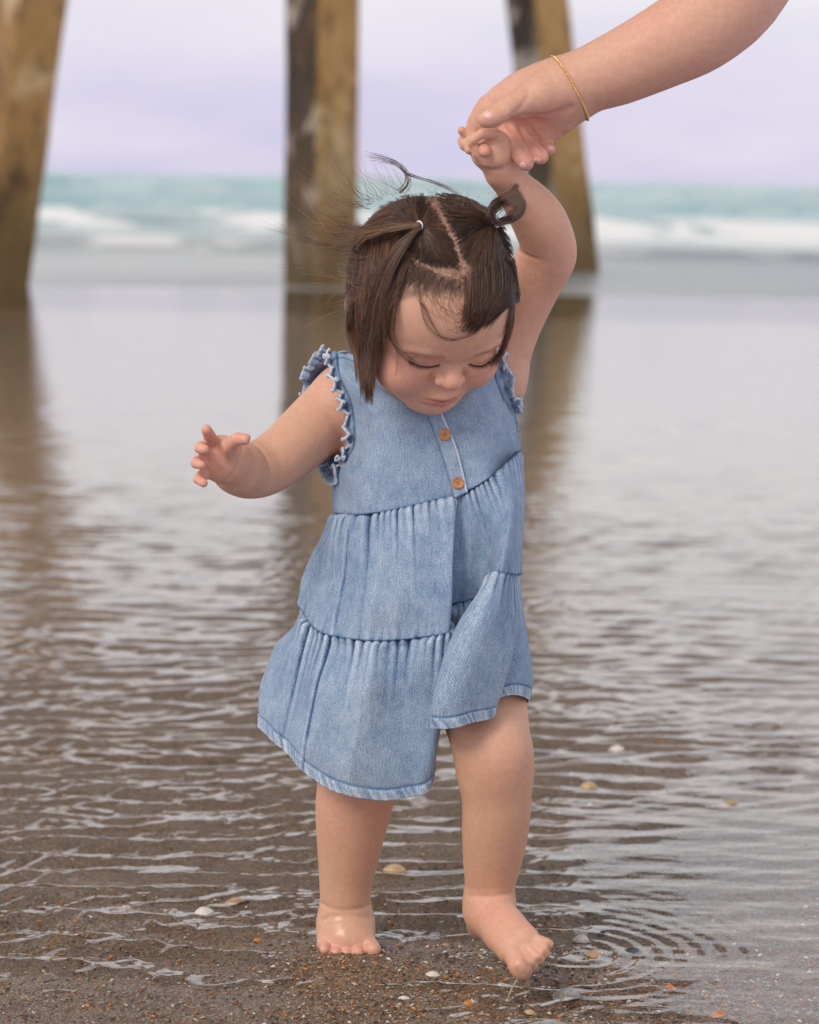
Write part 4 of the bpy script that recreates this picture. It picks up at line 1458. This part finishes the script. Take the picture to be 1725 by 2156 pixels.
# curtain beside the face
N_ = 2900
r = in_poly([(768, 468), (800, 474), (844, 516), (868, 548), (852, 580), (800, 600), (742, 620), (738, 540)], N_)
q = ((r[:, 0] - 738) / 125).clip(0, 1)
lock = np.clip(np.floor(q * 8 + hr.normal(0, .55, N_)), 0, 8).astype(int)
lu = np.array([736, 746, 758, 766, 780, 790, 800, 812, 826.])[lock]
eu = np.array([742, 752, 762, 774, 782, 788, 797, 812, 832.])[lock]
ev = np.array([742, 800, 828, 846, 852, 815, 770, 742, 728.])[lock]
m1 = np.stack([732 + 112 * q + hr.normal(0, 3, N_), np.maximum(r[:, 1] + 35, 600 + 12 * hr.normal(0, 1, N_))], 1)
m2 = np.stack([lu + hr.normal(0, 4.2, N_), 688 + hr.normal(0, 8, N_)], 1)
fr_ = hr.random(N_) ** 1.0
e = np.stack([eu + hr.normal(0, 2.0, N_), ev + 8 - 120 * fr_], 1)
fall(r, [m1, m2], e, (.05, .5, .7, .9), N_, .00021, MD, 18, .45)
# part of the left tail that drops in front of the curtain
N_ = 420
r = np.array((881, 478)) + hr.normal(0, 3, (N_, 2))
a = hr.random(N_)
m1 = np.stack([842 - 14 * a + hr.normal(0, 4, N_), 532 + hr.normal(0, 6, N_)], 1)
m2 = np.stack([812 - 26 * a + hr.normal(0, 4, N_), 610 + hr.normal(0, 8, N_)], 1)
m3 = np.stack([792 - 30 * a + hr.normal(0, 5, N_), 705 + hr.normal(0, 10, N_)], 1)
e = np.stack([782 - 18 * a + hr.normal(0, 6, N_), 770 + 85 * hr.random(N_)], 1)
fall(r, [m1, m2, m3], e, (.9, .9, .8, .9, 1.0), N_, .00026, (.12, .062, .034), 20)
# tail blown to the left
N_ = 330
a = hr.random(N_)
r = np.array((881, 474)) + hr.normal(0, 2.5, (N_, 2))
m1 = np.stack([828 + hr.normal(0, 5, N_), 479 + 10 * (a - .5) + hr.normal(0, 2, N_)], 1)
m2 = np.stack([772 + hr.normal(0, 7, N_), 489 + 18 * (a - .5) + hr.normal(0, 3, N_)], 1)
e = np.stack([715 + 40 * hr.random(N_) - 40 * (hr.random(N_) < .25), 497 + 44 * (a - .5) + hr.normal(0, 7, N_)], 1)
fall(r, [m1, m2], e, (1.0, 1.1, 1.2, 1.3), N_, .00022, (.15, .078, .042), 18)
# fringe on the right, combed down from the parting and hooked at its ends
N_ = 2600
cu_, cv_c = np.array([900, 940, 975, 1005, 1042, 1066, 1090.]), np.array([672, 687, 697, 692, 664, 652, 642.])
cres = lambda u: np.interp(u, cu_, cv_c)
r = in_poly([(976, 584), (1000, 556), (1040, 548), (1084, 540), (1090, 628), (1066, 626), (1030, 616), (985, 604)], N_)
keep_ = hr.random(N_) < np.clip((r[:, 0] - 968) / 60, .25, 1)
r = r[keep_]; N_ = len(r)
q = ((r[:, 0] - 976) / 112).clip(0, 1)
sweep = 18 + 34 * q + hr.normal(0, 9, N_)
ln = 1.07 - .50 * hr.random(N_) ** 1.3
m1 = np.stack([r[:, 0] + 5 * q + hr.normal(0, 2.5, N_), r[:, 1] + (cres(r[:, 0]) - r[:, 1]) * .55], 1)
u2 = r[:, 0] - sweep * .35
m2 = np.stack([u2, r[:, 1] + (cres(u2) - r[:, 1]) * .92 * ln - 3 * hr.random(N_)], 1)
u3 = r[:, 0] - sweep * (.7 + .5 * hr.random(N_))
e = np.stack([u3, r[:, 1] + (cres(u3) - r[:, 1]) * ln + hr.normal(0, 7, N_) + 5 * np.sin(u3 / 6.0)], 1)
fall(r, [m1, m2], e, (.03, .38, .22, .08), N_, .00020, DK, 15, .4)
# fine wisps over the forehead
N_ = 190
r = in_poly([(860, 560), (930, 578), (980, 590), (985, 625), (930, 630), (872, 610)], N_)
m1 = r + np.stack([10 + hr.normal(0, 8, N_), 38 + hr.normal(0, 8, N_)], 1)
e = m1 + np.stack([34 + hr.normal(0, 16, N_), 26 + hr.normal(0, 12, N_)], 1)
fall(r, [m1], e, (.03, .12, .06), N_, .00011, (.20, .11, .07), 14)
N_ = 1000
r = in_poly([(846, 516), (880, 552), (935, 576), (984, 592), (960, 606), (880, 585), (846, 560)], N_)
e = r + np.stack([-14 + hr.normal(0, 14, N_), 34 + hr.normal(0, 10, N_)], 1)
fall(r, [(r + e) / 2 + hr.normal(0, 2, (N_, 2))], e, (.02, .08, .04), N_, .00013, (.13, .072, .046), 10)
N_ = 220
pl = np.array([(908, 408), (925, 450), (958, 510), (984, 590), (930, 578), (875, 558), (845, 520)], float)
tq = hr.random(N_) * (len(pl) - 1.001)
i0 = tq.astype(int)
r = pl[i0] + (pl[i0 + 1] - pl[i0]) * (tq - i0)[:, None] + hr.normal(0, 3, (N_, 2))
e = r + hr.normal(0, 14, (N_, 2))
fall(r, [(r + e) / 2], e, (.05, .3, .3), N_, .00016, DK, 10, .4)
# loose strands over the temple and cheek
for path in ([(812, 600), (820, 680), (838, 735), (836, 790)], [(800, 640), (824, 720), (858, 745), (884, 775)], [(806, 660), (830, 728), (862, 760), (876, 772)], 
             [(880, 600), (900, 690), (950, 716), (1006, 700)], [(890, 640), (925, 708), (965, 716), (1012, 696)]):
    N_ = 7
    ctrl = np.array(path, float)[None] + hr.normal(0, 1, (N_, 1, 2)) * 2.0 + hr.normal(0, 1.6, (N_, 4, 2))
    emit(ctrl, np.full((N_, 4), .75), 18, .00015, (.10, .052, .03))
# lock at the right cheek
N_ = 130
a = hr.random(N_)
r = np.stack([1078 + 8 * a, 625 + hr.normal(0, 10, N_)], 1)
m1 = np.stack([1066 + 14 * a + hr.normal(0, 1.5, N_), 690 + hr.normal(0, 5, N_)], 1)
m2 = np.stack([1054 + 10 * a + hr.normal(0, 1.5, N_), 735 + hr.normal(0, 5, N_)], 1)
e = np.stack([1030 + 16 * a + hr.normal(0, 4, N_), 768 + hr.normal(0, 6, N_)], 1)
fall(r, [m1, m2], e, (.2, .25, .3, .25), N_, .00018, MD, 16)
# looped tail on the right
def bundle(path, N_, spread, lift, r=.00024, col=DK):
    path = np.array(path, float)
    k = len(path)
    o = hr.normal(0, 1, (N_, 1, 2)) * np.array(spread)[None, :, None]
    ctrl = path[None] + o + hr.normal(0, .8, (N_, k, 2))
    emit(ctrl, np.repeat(np.array(lift)[None], N_, 0) + hr.normal(0, .28, (N_, 1)) + hr.normal(0, .08, (N_, k)), 20, r, col)
bundle([(1043, 467), (1033, 448), (1050, 425), (1074, 411), (1089, 390)], 150, (2, 4, 6, 5, 2.2), (.9, 1.3, 1.6, 1.8, 1.9))
bundle([(1043, 468), (1030, 452), (1046, 430), (1068, 420), (1092, 424), (1096, 438)], 190, (2, 4, 6, 6, 6, 5), (.9, 1.3, 1.6, 1.7, 1.8, 1.8))
bundle([(1044, 470), (1066, 466), (1088, 452), (1098, 434), (1090, 414), (1084, 403)], 190, (2, 3.5, 5, 5, 5, 6), (.9, 1.2, 1.5, 1.7, 1.8, 1.8))
bundle([(1030, 462), (1046, 470), (1062, 468), (1082, 456)], 110, (2, 2.5, 2.5, 3), (.8, 1.1, 1.3, 1.5), .00022, (.09, .046, .027))
# big curl and stray hairs blown up from the crown
bundle([(842, 404), (858, 388), (858, 366), (838, 345), (806, 332), (778, 327)], 18, (4, 3, 3, 4, 5, 7), (.4, .7, .9, 1, 1, 1), .00024, (.11, .058, .034))
bundle([(858, 366), (880, 374), (920, 386), (958, 404), (985, 425)], 12, (2, 2, 2, 2, 3), (.8, .8, .7, .5, .4), .00017, (.09, .05, .03))
NL = 40
for li in range(NL):
    a = hr.random()
    N_ = int(3 + 9 * hr.random() ** 2)
    r0_ = np.array((736 + 50 * hr.random() ** 1.5, 425 + 235 * a))
    ang = math.radians(180 + 46 * (1 - 1.7 * a) + hr.normal(0, 14))
    L_ = 45 + 105 * hr.random() ** 1.3
    dv_ = np.array((math.cos(ang), math.sin(ang)))
    curl = hr.normal(-6, 16)
    r = r0_ + hr.normal(0, 3.5, (N_, 2))
    m1 = r + np.array((-20, 8 * (a - .5))) + hr.normal(0, 3, (N_, 2))
    m2 = m1 + dv_ * L_ * .5 + np.array((0, curl * .3)) + hr.normal(0, 4.5, (N_, 2))
    e = m2 + dv_ * L_ * (.35 + .4 * hr.random((N_, 1))) + np.array((0, curl)) + hr.normal(0, 8, (N_, 2))
    fall(r, [m1, m2], e, (.3, .8, 1.0, 1.2), N_, .00016, (.19, .10, .052), 20, .3)
N_ = 60
a = hr.random(N_)
r = np.stack([775 + 90 * a, 425 - 22 * a + hr.normal(0, 4, N_)], 1)
m1 = r + np.stack([-20 + 14 * hr.normal(0, 1, N_), -28 + hr.normal(0, 8, N_)], 1)
e = m1 + np.stack([-26 + hr.normal(0, 14, N_), -34 + hr.normal(0, 16, N_)], 1)
fall(r, [m1], e, (.3, .8, 1.0), N_, .00010, LT, 16, .3)
N_ = 26      # a few over the crown and right side
r = np.stack([900 + 170 * hr.random(N_), 425 + 10 * hr.normal(0, 1, N_)], 1)
e = r + np.stack([hr.normal(0, 30, N_), -22 + hr.normal(0, 12, N_)], 1)
fall(r, [(r + e) / 2 + hr.normal(0, 6, (N_, 2))], e, (.3, .6, .8), N_, .00010, LT, 12, .3)
# back of the head: combed down, in three dimensions
N_ = 4200
az = np.radians(90 + 210 * (hr.random(N_) - .5) + 90 * 0)     # round the back, x-f plane
th0 = np.radians(5 + 60 * hr.random(N_))
th = np.linspace(0, 1, 12)[None] * np.radians(58) + th0[:, None]
lift = .15 + .5 * hr.random((N_, 1)) * np.linspace(.2, 1, 12)[None]
azz = az[:, None] + hr.normal(0, .03, (N_, 1)) * np.linspace(0, 1, 12)[None]
loc = np.stack([(6.75 + lift) * np.sin(th) * np.cos(azz), -(8.0 + lift) * np.sin(th) * np.sin(azz), (6.9 + lift) * np.cos(th)], -1)
push(HC + (loc / 100) @ HA, .00030, MD, .3)

allV, allF, allC = [], [], []
b0 = 0
for Pw, r, cv_ in STR:
    N_, n, _ = Pw.shape
    T = np.gradient(Pw, axis=1)
    T /= np.maximum(np.linalg.norm(T, axis=2, keepdims=True), 1e-9)
    view = CAM - Pw
    s1 = np.cross(T, view); s1 /= np.maximum(np.linalg.norm(s1, axis=2, keepdims=True), 1e-9)
    s2 = np.cross(T, s1)
    prof = np.linspace(1, .35, n) ** .8
    prof[-1] = .12
    ring_ = []
    for j in range(3):
        a = 2 * math.pi * j / 3 + .5
        ring_.append(Pw + (s1 * math.cos(a) + s2 * math.sin(a)) * (r * prof)[None, :, None])
    Vv = np.stack(ring_, 2)
    allV.append(Vv.reshape(-1, 3))
    i = np.arange(N_)[:, None, None] * n * 3
    k = np.arange(n - 1)[None, :, None] * 3
    j = np.arange(3)[None, None, :]
    j2 = (j + 1) % 3
    fq = np.stack([i + k + j, i + k + j2, i + k + 3 + j2, i + k + 3 + j], -1).reshape(-1, 4) + b0
    allF.append(fq)
    tipc = np.linspace(1, 1.35, n)
    cc = cv_[:, None, None, :] * tipc[None, :, None, None]
    allC.append(np.broadcast_to(cc, (N_, n, 3, 3)).reshape(-1, 3))
    b0 += N_ * n * 3
m = Mat('brown_hair')
bs = m.principled(Base_Color=m.attr('tint'), Roughness=.34)
bs.inputs['Specular IOR Level'].default_value = .55
HAIR = m.done(bs)
hair = mesh_obj('hair', np.concatenate(allV), np.concatenate(allF), HAIR, person)
color_attr(hair, 'tint', np.concatenate(allC))

# white elastic ties
m = Mat('white_elastic')
TIE = m.done(m.principled(Base_Color=(.78, .77, .76), Roughness=.35))
def tie(u, v, lift, dirpx, R, r):
    c = head_pt(np.array([u]), np.array([v]), np.array([lift]))[0]
    c2 = head_pt(np.array([u + dirpx[0]]), np.array([v + dirpx[1]]), np.array([lift + .35]))[0]
    ax = c2 - c; ax /= np.linalg.norm(ax)
    e1 = np.cross(ax, [0, 0, 1.0]); e1 /= np.linalg.norm(e1)
    e2 = np.cross(ax, e1)
    V_ = []
    for i in range(28):
        a = 2 * math.pi * i / 28
        rad = e1 * math.cos(a) + e2 * math.sin(a)
        for j in range(8):
            q = 2 * math.pi * j / 8
            V_.append(c + rad * (R + r * math.cos(q)) + ax * r * math.sin(q))
    F_ = []
    for i in range(28):
        for j in range(8):
            F_.append((i * 8 + j, i * 8 + (j + 1) % 8, ((i + 1) % 28) * 8 + (j + 1) % 8, ((i + 1) % 28) * 8 + j))
    return mesh_obj('hair_tie', V_, F_, TIE, hair)
tie(883, 475, .95, (-10, 1), .0036, .0008)
tie(1037, 458, 1.1, (-6, -10), .0036, .0008)
tie(1046, 470, 1.0, (8, -2), .0034, .0007)

# eyelashes: a dark lid edge and single lashes hanging from it
for li, (sx, ep) in enumerate(zip((-1, 1), LIDP)):
    LV = []
    nE = len(ep)
    edge = lambda q: np.array([np.interp(q * (nE - 1), np.arange(nE), ep[:, i]) for i in range(3)])
    tow_ = (CAM - ep[nE // 2]); tow_ /= np.linalg.norm(tow_)
    for q in np.linspace(.05, .98, 54):
        qq = q + hr.normal(0, .008)
        out_q = (qq if sx > 0 else 1 - qq)                     # 0 at the nose, 1 at the temple
        L_ = (.0048 + .0030 * out_q) * (1 + hr.normal(0, .12))
        d_ = tow_ * .75 - upv * .75 + rgt * (sx * (.55 * out_q - .25) + hr.normal(0, .10))
        d_ /= np.linalg.norm(d_)
        b_ = edge(np.clip(qq, 0, 1)) + tow_ * .0002
        LV.append([b_ + d_ * L_ * s_ + upv * (.18 * L_ * s_ * s_) for s_ in np.linspace(0, 1, 6)])
    nl = len(LV)
    for o_ in (0, .0005):
        for q0 in np.linspace(.02, .86, 10):
            LV.append([edge(q0 + .12 * s_) + tow_ * .0003 - upv * o_ for s_ in np.linspace(0, 1, 6)])
    LV = np.array(LV)
    T = np.gradient(LV, axis=1); T /= np.linalg.norm(T, axis=2, keepdims=True)
    s1 = np.cross(T, CAM - LV); s1 /= np.linalg.norm(s1, axis=2, keepdims=True)
    s2 = np.cross(T, s1)
    rr = .00019 * np.linspace(1, .2, 6)[None, :, None] * np.ones((len(LV), 1, 1))
    rr[nl:] = .00040
    Vv = np.stack([LV + (s1 * math.cos(a) + s2 * math.sin(a)) * rr for a in (0, 2.09, 4.19)], 2)
    N_, n = LV.shape[:2]
    i = np.arange(N_)[:, None, None] * n * 3; k = np.arange(n - 1)[None, :, None] * 3; j = np.arange(3)[None, None]
    fq = np.stack([i + k + j, i + k + (j + 1) % 3, i + k + 3 + (j + 1) % 3, i + k + 3 + j], -1).reshape(-1, 4)
    lash = mesh_obj('eyelashes', Vv.reshape(-1, 3), fq, HAIR, person)
    color_attr(lash, 'tint', np.repeat(np.array((.028, .014, .010))[None], N_ * n * 3, 0))
    lash['kind'] = 'stuff'
hair['kind'] = 'stuff'
# ------------------------------------------------------------------ shells, grit, the trickle off the lifted toes
sr = np.random.default_rng(5)
def grit_mesh(n, region, smin, smax, seed):
    g = np.random.default_rng(seed)
    base = np.array([(1, 0, 0), (.3, .9, 0), (-.8, .55, 0), (-.75, -.6, 0), (.4, -.85, 0), (0, 0, 1), (0, 0, -1)], float)
    tri = np.array([(0, 1, 5), (1, 2, 5), (2, 3, 5), (3, 4, 5), (4, 0, 5), (1, 0, 6), (2, 1, 6), (3, 2, 6), (4, 3, 6), (0, 4, 6)])
    u = region[0] + (region[2] - region[0]) * g.random(n)
    v = region[1] + (region[3] - region[1]) * g.random(n)
    d = fwd + RIGHT * ((u - CU) / F)[:, None] + UP * ((CV - v) / F)[:, None]
    p = CAM + d * ((-CAM[2]) / d[:, 2])[:, None]
    p[:, 2] = np.maximum(sand_height(p[:, 0], p[:, 1]), -.004)
    s = smin * (smax / smin) ** (g.random(n) ** 2.6)
    a = g.random(n) * 6.283
    Vt = base[None] * np.stack([s, s * (.5 + .5 * g.random(n)), s * (.25 + .35 * g.random(n))], 1)[:, None] * (1 + .25 * g.normal(0, 1, (n, 7, 1)))
    ca, sa = np.cos(a)[:, None], np.sin(a)[:, None]
    X_ = Vt[..., 0] * ca - Vt[..., 1] * sa
    Y_ = Vt[..., 0] * sa + Vt[..., 1] * ca
    tilt = g.normal(0, .35, (n, 1))
    Z_ = Vt[..., 2] + X_ * tilt
    W = np.stack([X_, Y_, Z_], -1) + p[:, None] + np.array([0, 0, .0004])
    Fq = (tri[None] + np.arange(n)[:, None, None] * 7).reshape(-1, 3)
    pal = np.array([(.30, .20, .13), (.10, .065, .045), (.48, .20, .045), (.36, .12, .03), (.62, .55, .47), (.045, .04, .04), (.44, .33, .22), (.20, .13, .085)])
    pr = np.array([.22, .22, .11, .07, .09, .10, .10, .09])
    c = pal[g.choice(len(pal), n, p=pr)] * (.7 + .6 * g.random((n, 1)))
    return W.reshape(-1, 3), Fq, np.repeat(c, 7, 0)
m = Mat('shell_grit')
GR = m.done(m.principled(Base_Color=m.attr('tint'), Roughness=.28))
parts_ = [grit_mesh(9000, (-60, 1880, 1790, 2170), .0006, .0032, 1), grit_mesh(5200, (560, 1990, 1790, 2170), .0007, .0036, 2),
          grit_mesh(1500, (1120, 1480, 1790, 1960), .0012, .0042, 3), grit_mesh(1500, (-60, 1650, 1000, 1900), .0007, .0028, 4)]
Vs, Fs, Cs, b0 = [], [], [], 0
for a, f_, c in parts_:
    Vs.append(a); Fs.append(f_ + b0); Cs.append(c); b0 += len(a)
grit = mesh_obj('shell_grit', np.concatenate(Vs), np.concatenate(Fs), GR, smooth=False)
color_attr(grit, 'tint', np.concatenate(Cs))
tag(grit, 'coarse scatter of broken shell and pebble grit over the wet sand', 'grit', kind='stuff')

def shell_mat(name, c1, c2):
    m = Mat(name)
    co = m.coord('Object')
    n = m.noise(m.mapping(co, (500, 160, 300)), 1, 4, .6)
    r = m.noise(co, 900, 3, .6)
    return m.done(m.principled(Base_Color=m.mix(m.rng(n, .3, .7), c1, c2), Roughness=.3, Normal=m.bump(r, .3, .0006)))
SM = {'white': shell_mat('white_shell', (.72, .68, .62), (.55, .48, .41)), 'tan': shell_mat('tan_shell', (.55, .38, .22), (.40, .25, .13)),
      'orange': shell_mat('orange_shell', (.62, .22, .03), (.42, .13, .02)), 'grey': shell_mat('grey_shell', (.38, .37, .36), (.16, .15, .15)), 'dark': shell_mat('dark_shell', (.035, .035, .045), (.09, .08, .08))}
def shell(u, v, lpx, wfrac, ang, mat, label, seed, ribs=9, hgt=.30):
    """broken clam half: domed fan with ribs, an irregular broken rim and real thickness"""
    g = np.random.default_rng(seed)
    c = G(u, v)
    c[2] = max(float(sand_height(np.array([c[0]]), np.array([c[1]]))[0]), -.0012)
    L_ = px(lpx, c) * .5
    nr, na = 9, 28
    Vt = []
    rim = 1 + .16 * np.cumsum(g.normal(0, .35, na)) / 3
    rim = np.where(np.arange(na) < na * .15, .8, rim).clip(.6, 1.25)
    for lay in (1, 0):
        for i in range(nr):
            q = i / (nr - 1)
            for j in range(na):
                a = 2 * math.pi * j / na
                rr = q * (rim[j] * .5 + rim[(j + 1) % na] * .5)
                h = hgt * (1 - q * q) * (1 if lay else .72) + .025 * math.cos(a * ribs) * q * (1 if lay else .6) - (0 if lay else .06)
                x, y = math.cos(a) * rr * 1.05, math.sin(a) * rr * wfrac * 1.9
                Vt.append((x * L_, y * L_, h * L_ * 1.6))
    Vt = np.array(Vt)
    ca, sa = math.cos(ang), math.sin(ang)
    Vt = np.stack([Vt[:, 0] * ca - Vt[:, 1] * sa, Vt[:, 0] * sa + Vt[:, 1] * ca, Vt[:, 2]], 1)
    tx = g.normal(0, .12)
    Vt[:, 2] += Vt[:, 0] * tx
    Vt[:, 2] -= .10 * L_
    fa = [tuple(q) for q in grid_faces(nr, na, True)]
    k = nr * na
    fb = [tuple(x + k for x in q[::-1]) for q in fa]
    rimf = [((nr - 1) * na + j, (nr - 1) * na + (j + 1) % na, k + (nr - 1) * na + (j + 1) % na, k + (nr - 1) * na + j) for j in range(na)]
    o = mesh_obj('shell_fragment', Vt, fa + fb + rimf, SM[mat])
    o.location = c
    tag(o, label, 'shell', 'shell fragments on the sand')
    return o
SH = [(912, 2057, 40, .34, .1, 'white', 'smooth white oval shell lying on the sand between the two feet', 6, .28),
      (426, 1918, 46, .62, .5, 'white', 'pale triangular shell half under water well away from the feet', 4, .35),
      (832, 1826, 52, .30, -.1, 'tan', 'long tan shell in the water between the two legs', 3, .30),
      (1226, 1976, 40, .40, -.2, 'white', 'cream shell beside the lifted toes', 8, .40),
      (1192, 2090, 66, .42, -.1, 'grey', 'large grey hollow shell half buried below the lifted toes', 11, .30),
      (545, 1979, 24, .45, .3, 'orange', 'small orange chip in a patch of water beside the planted foot', 5, .3),
      (1513, 2132, 34, .5, .2, 'orange', 'bright orange chip on the bare sand of the shallow pan', 0, .25),
      (1413, 2075, 28, .45, .2, 'orange', 'orange chip sitting on the edge of the shallow pan', 4, .25),
      (1250, 2008, 40, .55, .4, 'tan', 'thick reddish tan chip close below the lifted toes', 3, .35),
      (1330, 1999, 42, .35, 0, 'dark', 'dark slate-blue mussel piece on the wet sand', 5, .3),
      (1270, 1964, 30, .3, .5, 'dark', 'thin dark curved sliver next to the cream shell', 4, .4),
      (562, 2068, 34, .35, .2, 'white', 'thin ivory sliver on the sand left of the planted foot', 6, .2),
      (1300, 1575, 36, .4, .1, 'white', 'pale shell in the ripples behind the bent knee', 7, .35),
      (1535, 1690, 40, .3, .1, 'tan', 'flat tan shell further out on the shining pan', 5, .3),
      (1240, 1652, 34, .45, .2, 'tan', 'brownish shell in the pan behind the lifted leg', 4, .4),
      (936, 1990, 22, .4, .2, 'tan', 'little tan chip next to the big toe of the planted foot', 4, .3),
      (985, 2110, 26, .5, 0, 'orange', 'rusty red block of shell on the coarse grit', 4, .35),
      (1118, 2128, 26, .5, .2, 'tan', 'amber chip on the coarse grit under the trickle', 4, .3),
      (850, 2106, 34, .30, .1, 'white', 'narrow white chip on the coarse grit', 5, .25),
      (496, 1893, 40, .35, .3, 'tan', 'yellowish flat shell under the shallow water', 5, .25)]
for i, (u, v, l, wf, an, mt, lb, ribs, hg) in enumerate(SH):
    shell(u, v, l, wf, an, mt, lb, i + 40, ribs, hg)

# sandy water running off the lifted toes
m = Mat('sandy_trickle')
co = m.coord('Object')
n = m.noise(co, 500, 3, .6)
bs = m.principled(Base_Color=m.mix(m.rng(n, .3, .7), (.26, .19, .12), (.42, .33, .23)), Roughness=.15)
TRK = m.done(bs)
pa = catmull([P(1093, 2056, -.117), P(1087, 2066, -.118), P(1079, 2080, -.1185), P(1073, 2094, -.119), G(1070, 2108) + np.array([0, 0, .001])], 7)
V_, F_ = [], []
nn_ = len(pa)
for i, p in enumerate(pa):
    q = i / (nn_ - 1)
    r = px(3.8 - 1.5 * math.sin(q * math.pi) + 5 * max(0, q - .93) * 10, p)
    for j in range(10):
        a = 2 * math.pi * j / 10
        V_.append(p + np.array([math.cos(a), math.sin(a), .15 * math.sin(a)]) * r * (1 + .12 * math.sin(i * 2.1 + j)))
F_ = [tuple(x) for x in grid_faces(nn_, 10, True)] + [tuple(range(10))[::-1], tuple((nn_ - 1) * 10 + j for j in range(10))]
tr_ = mesh_obj('water_trickle', V_, F_, TRK)
tag(tr_, 'thin trickle of sandy water running off the lifted toes', 'water trickle')
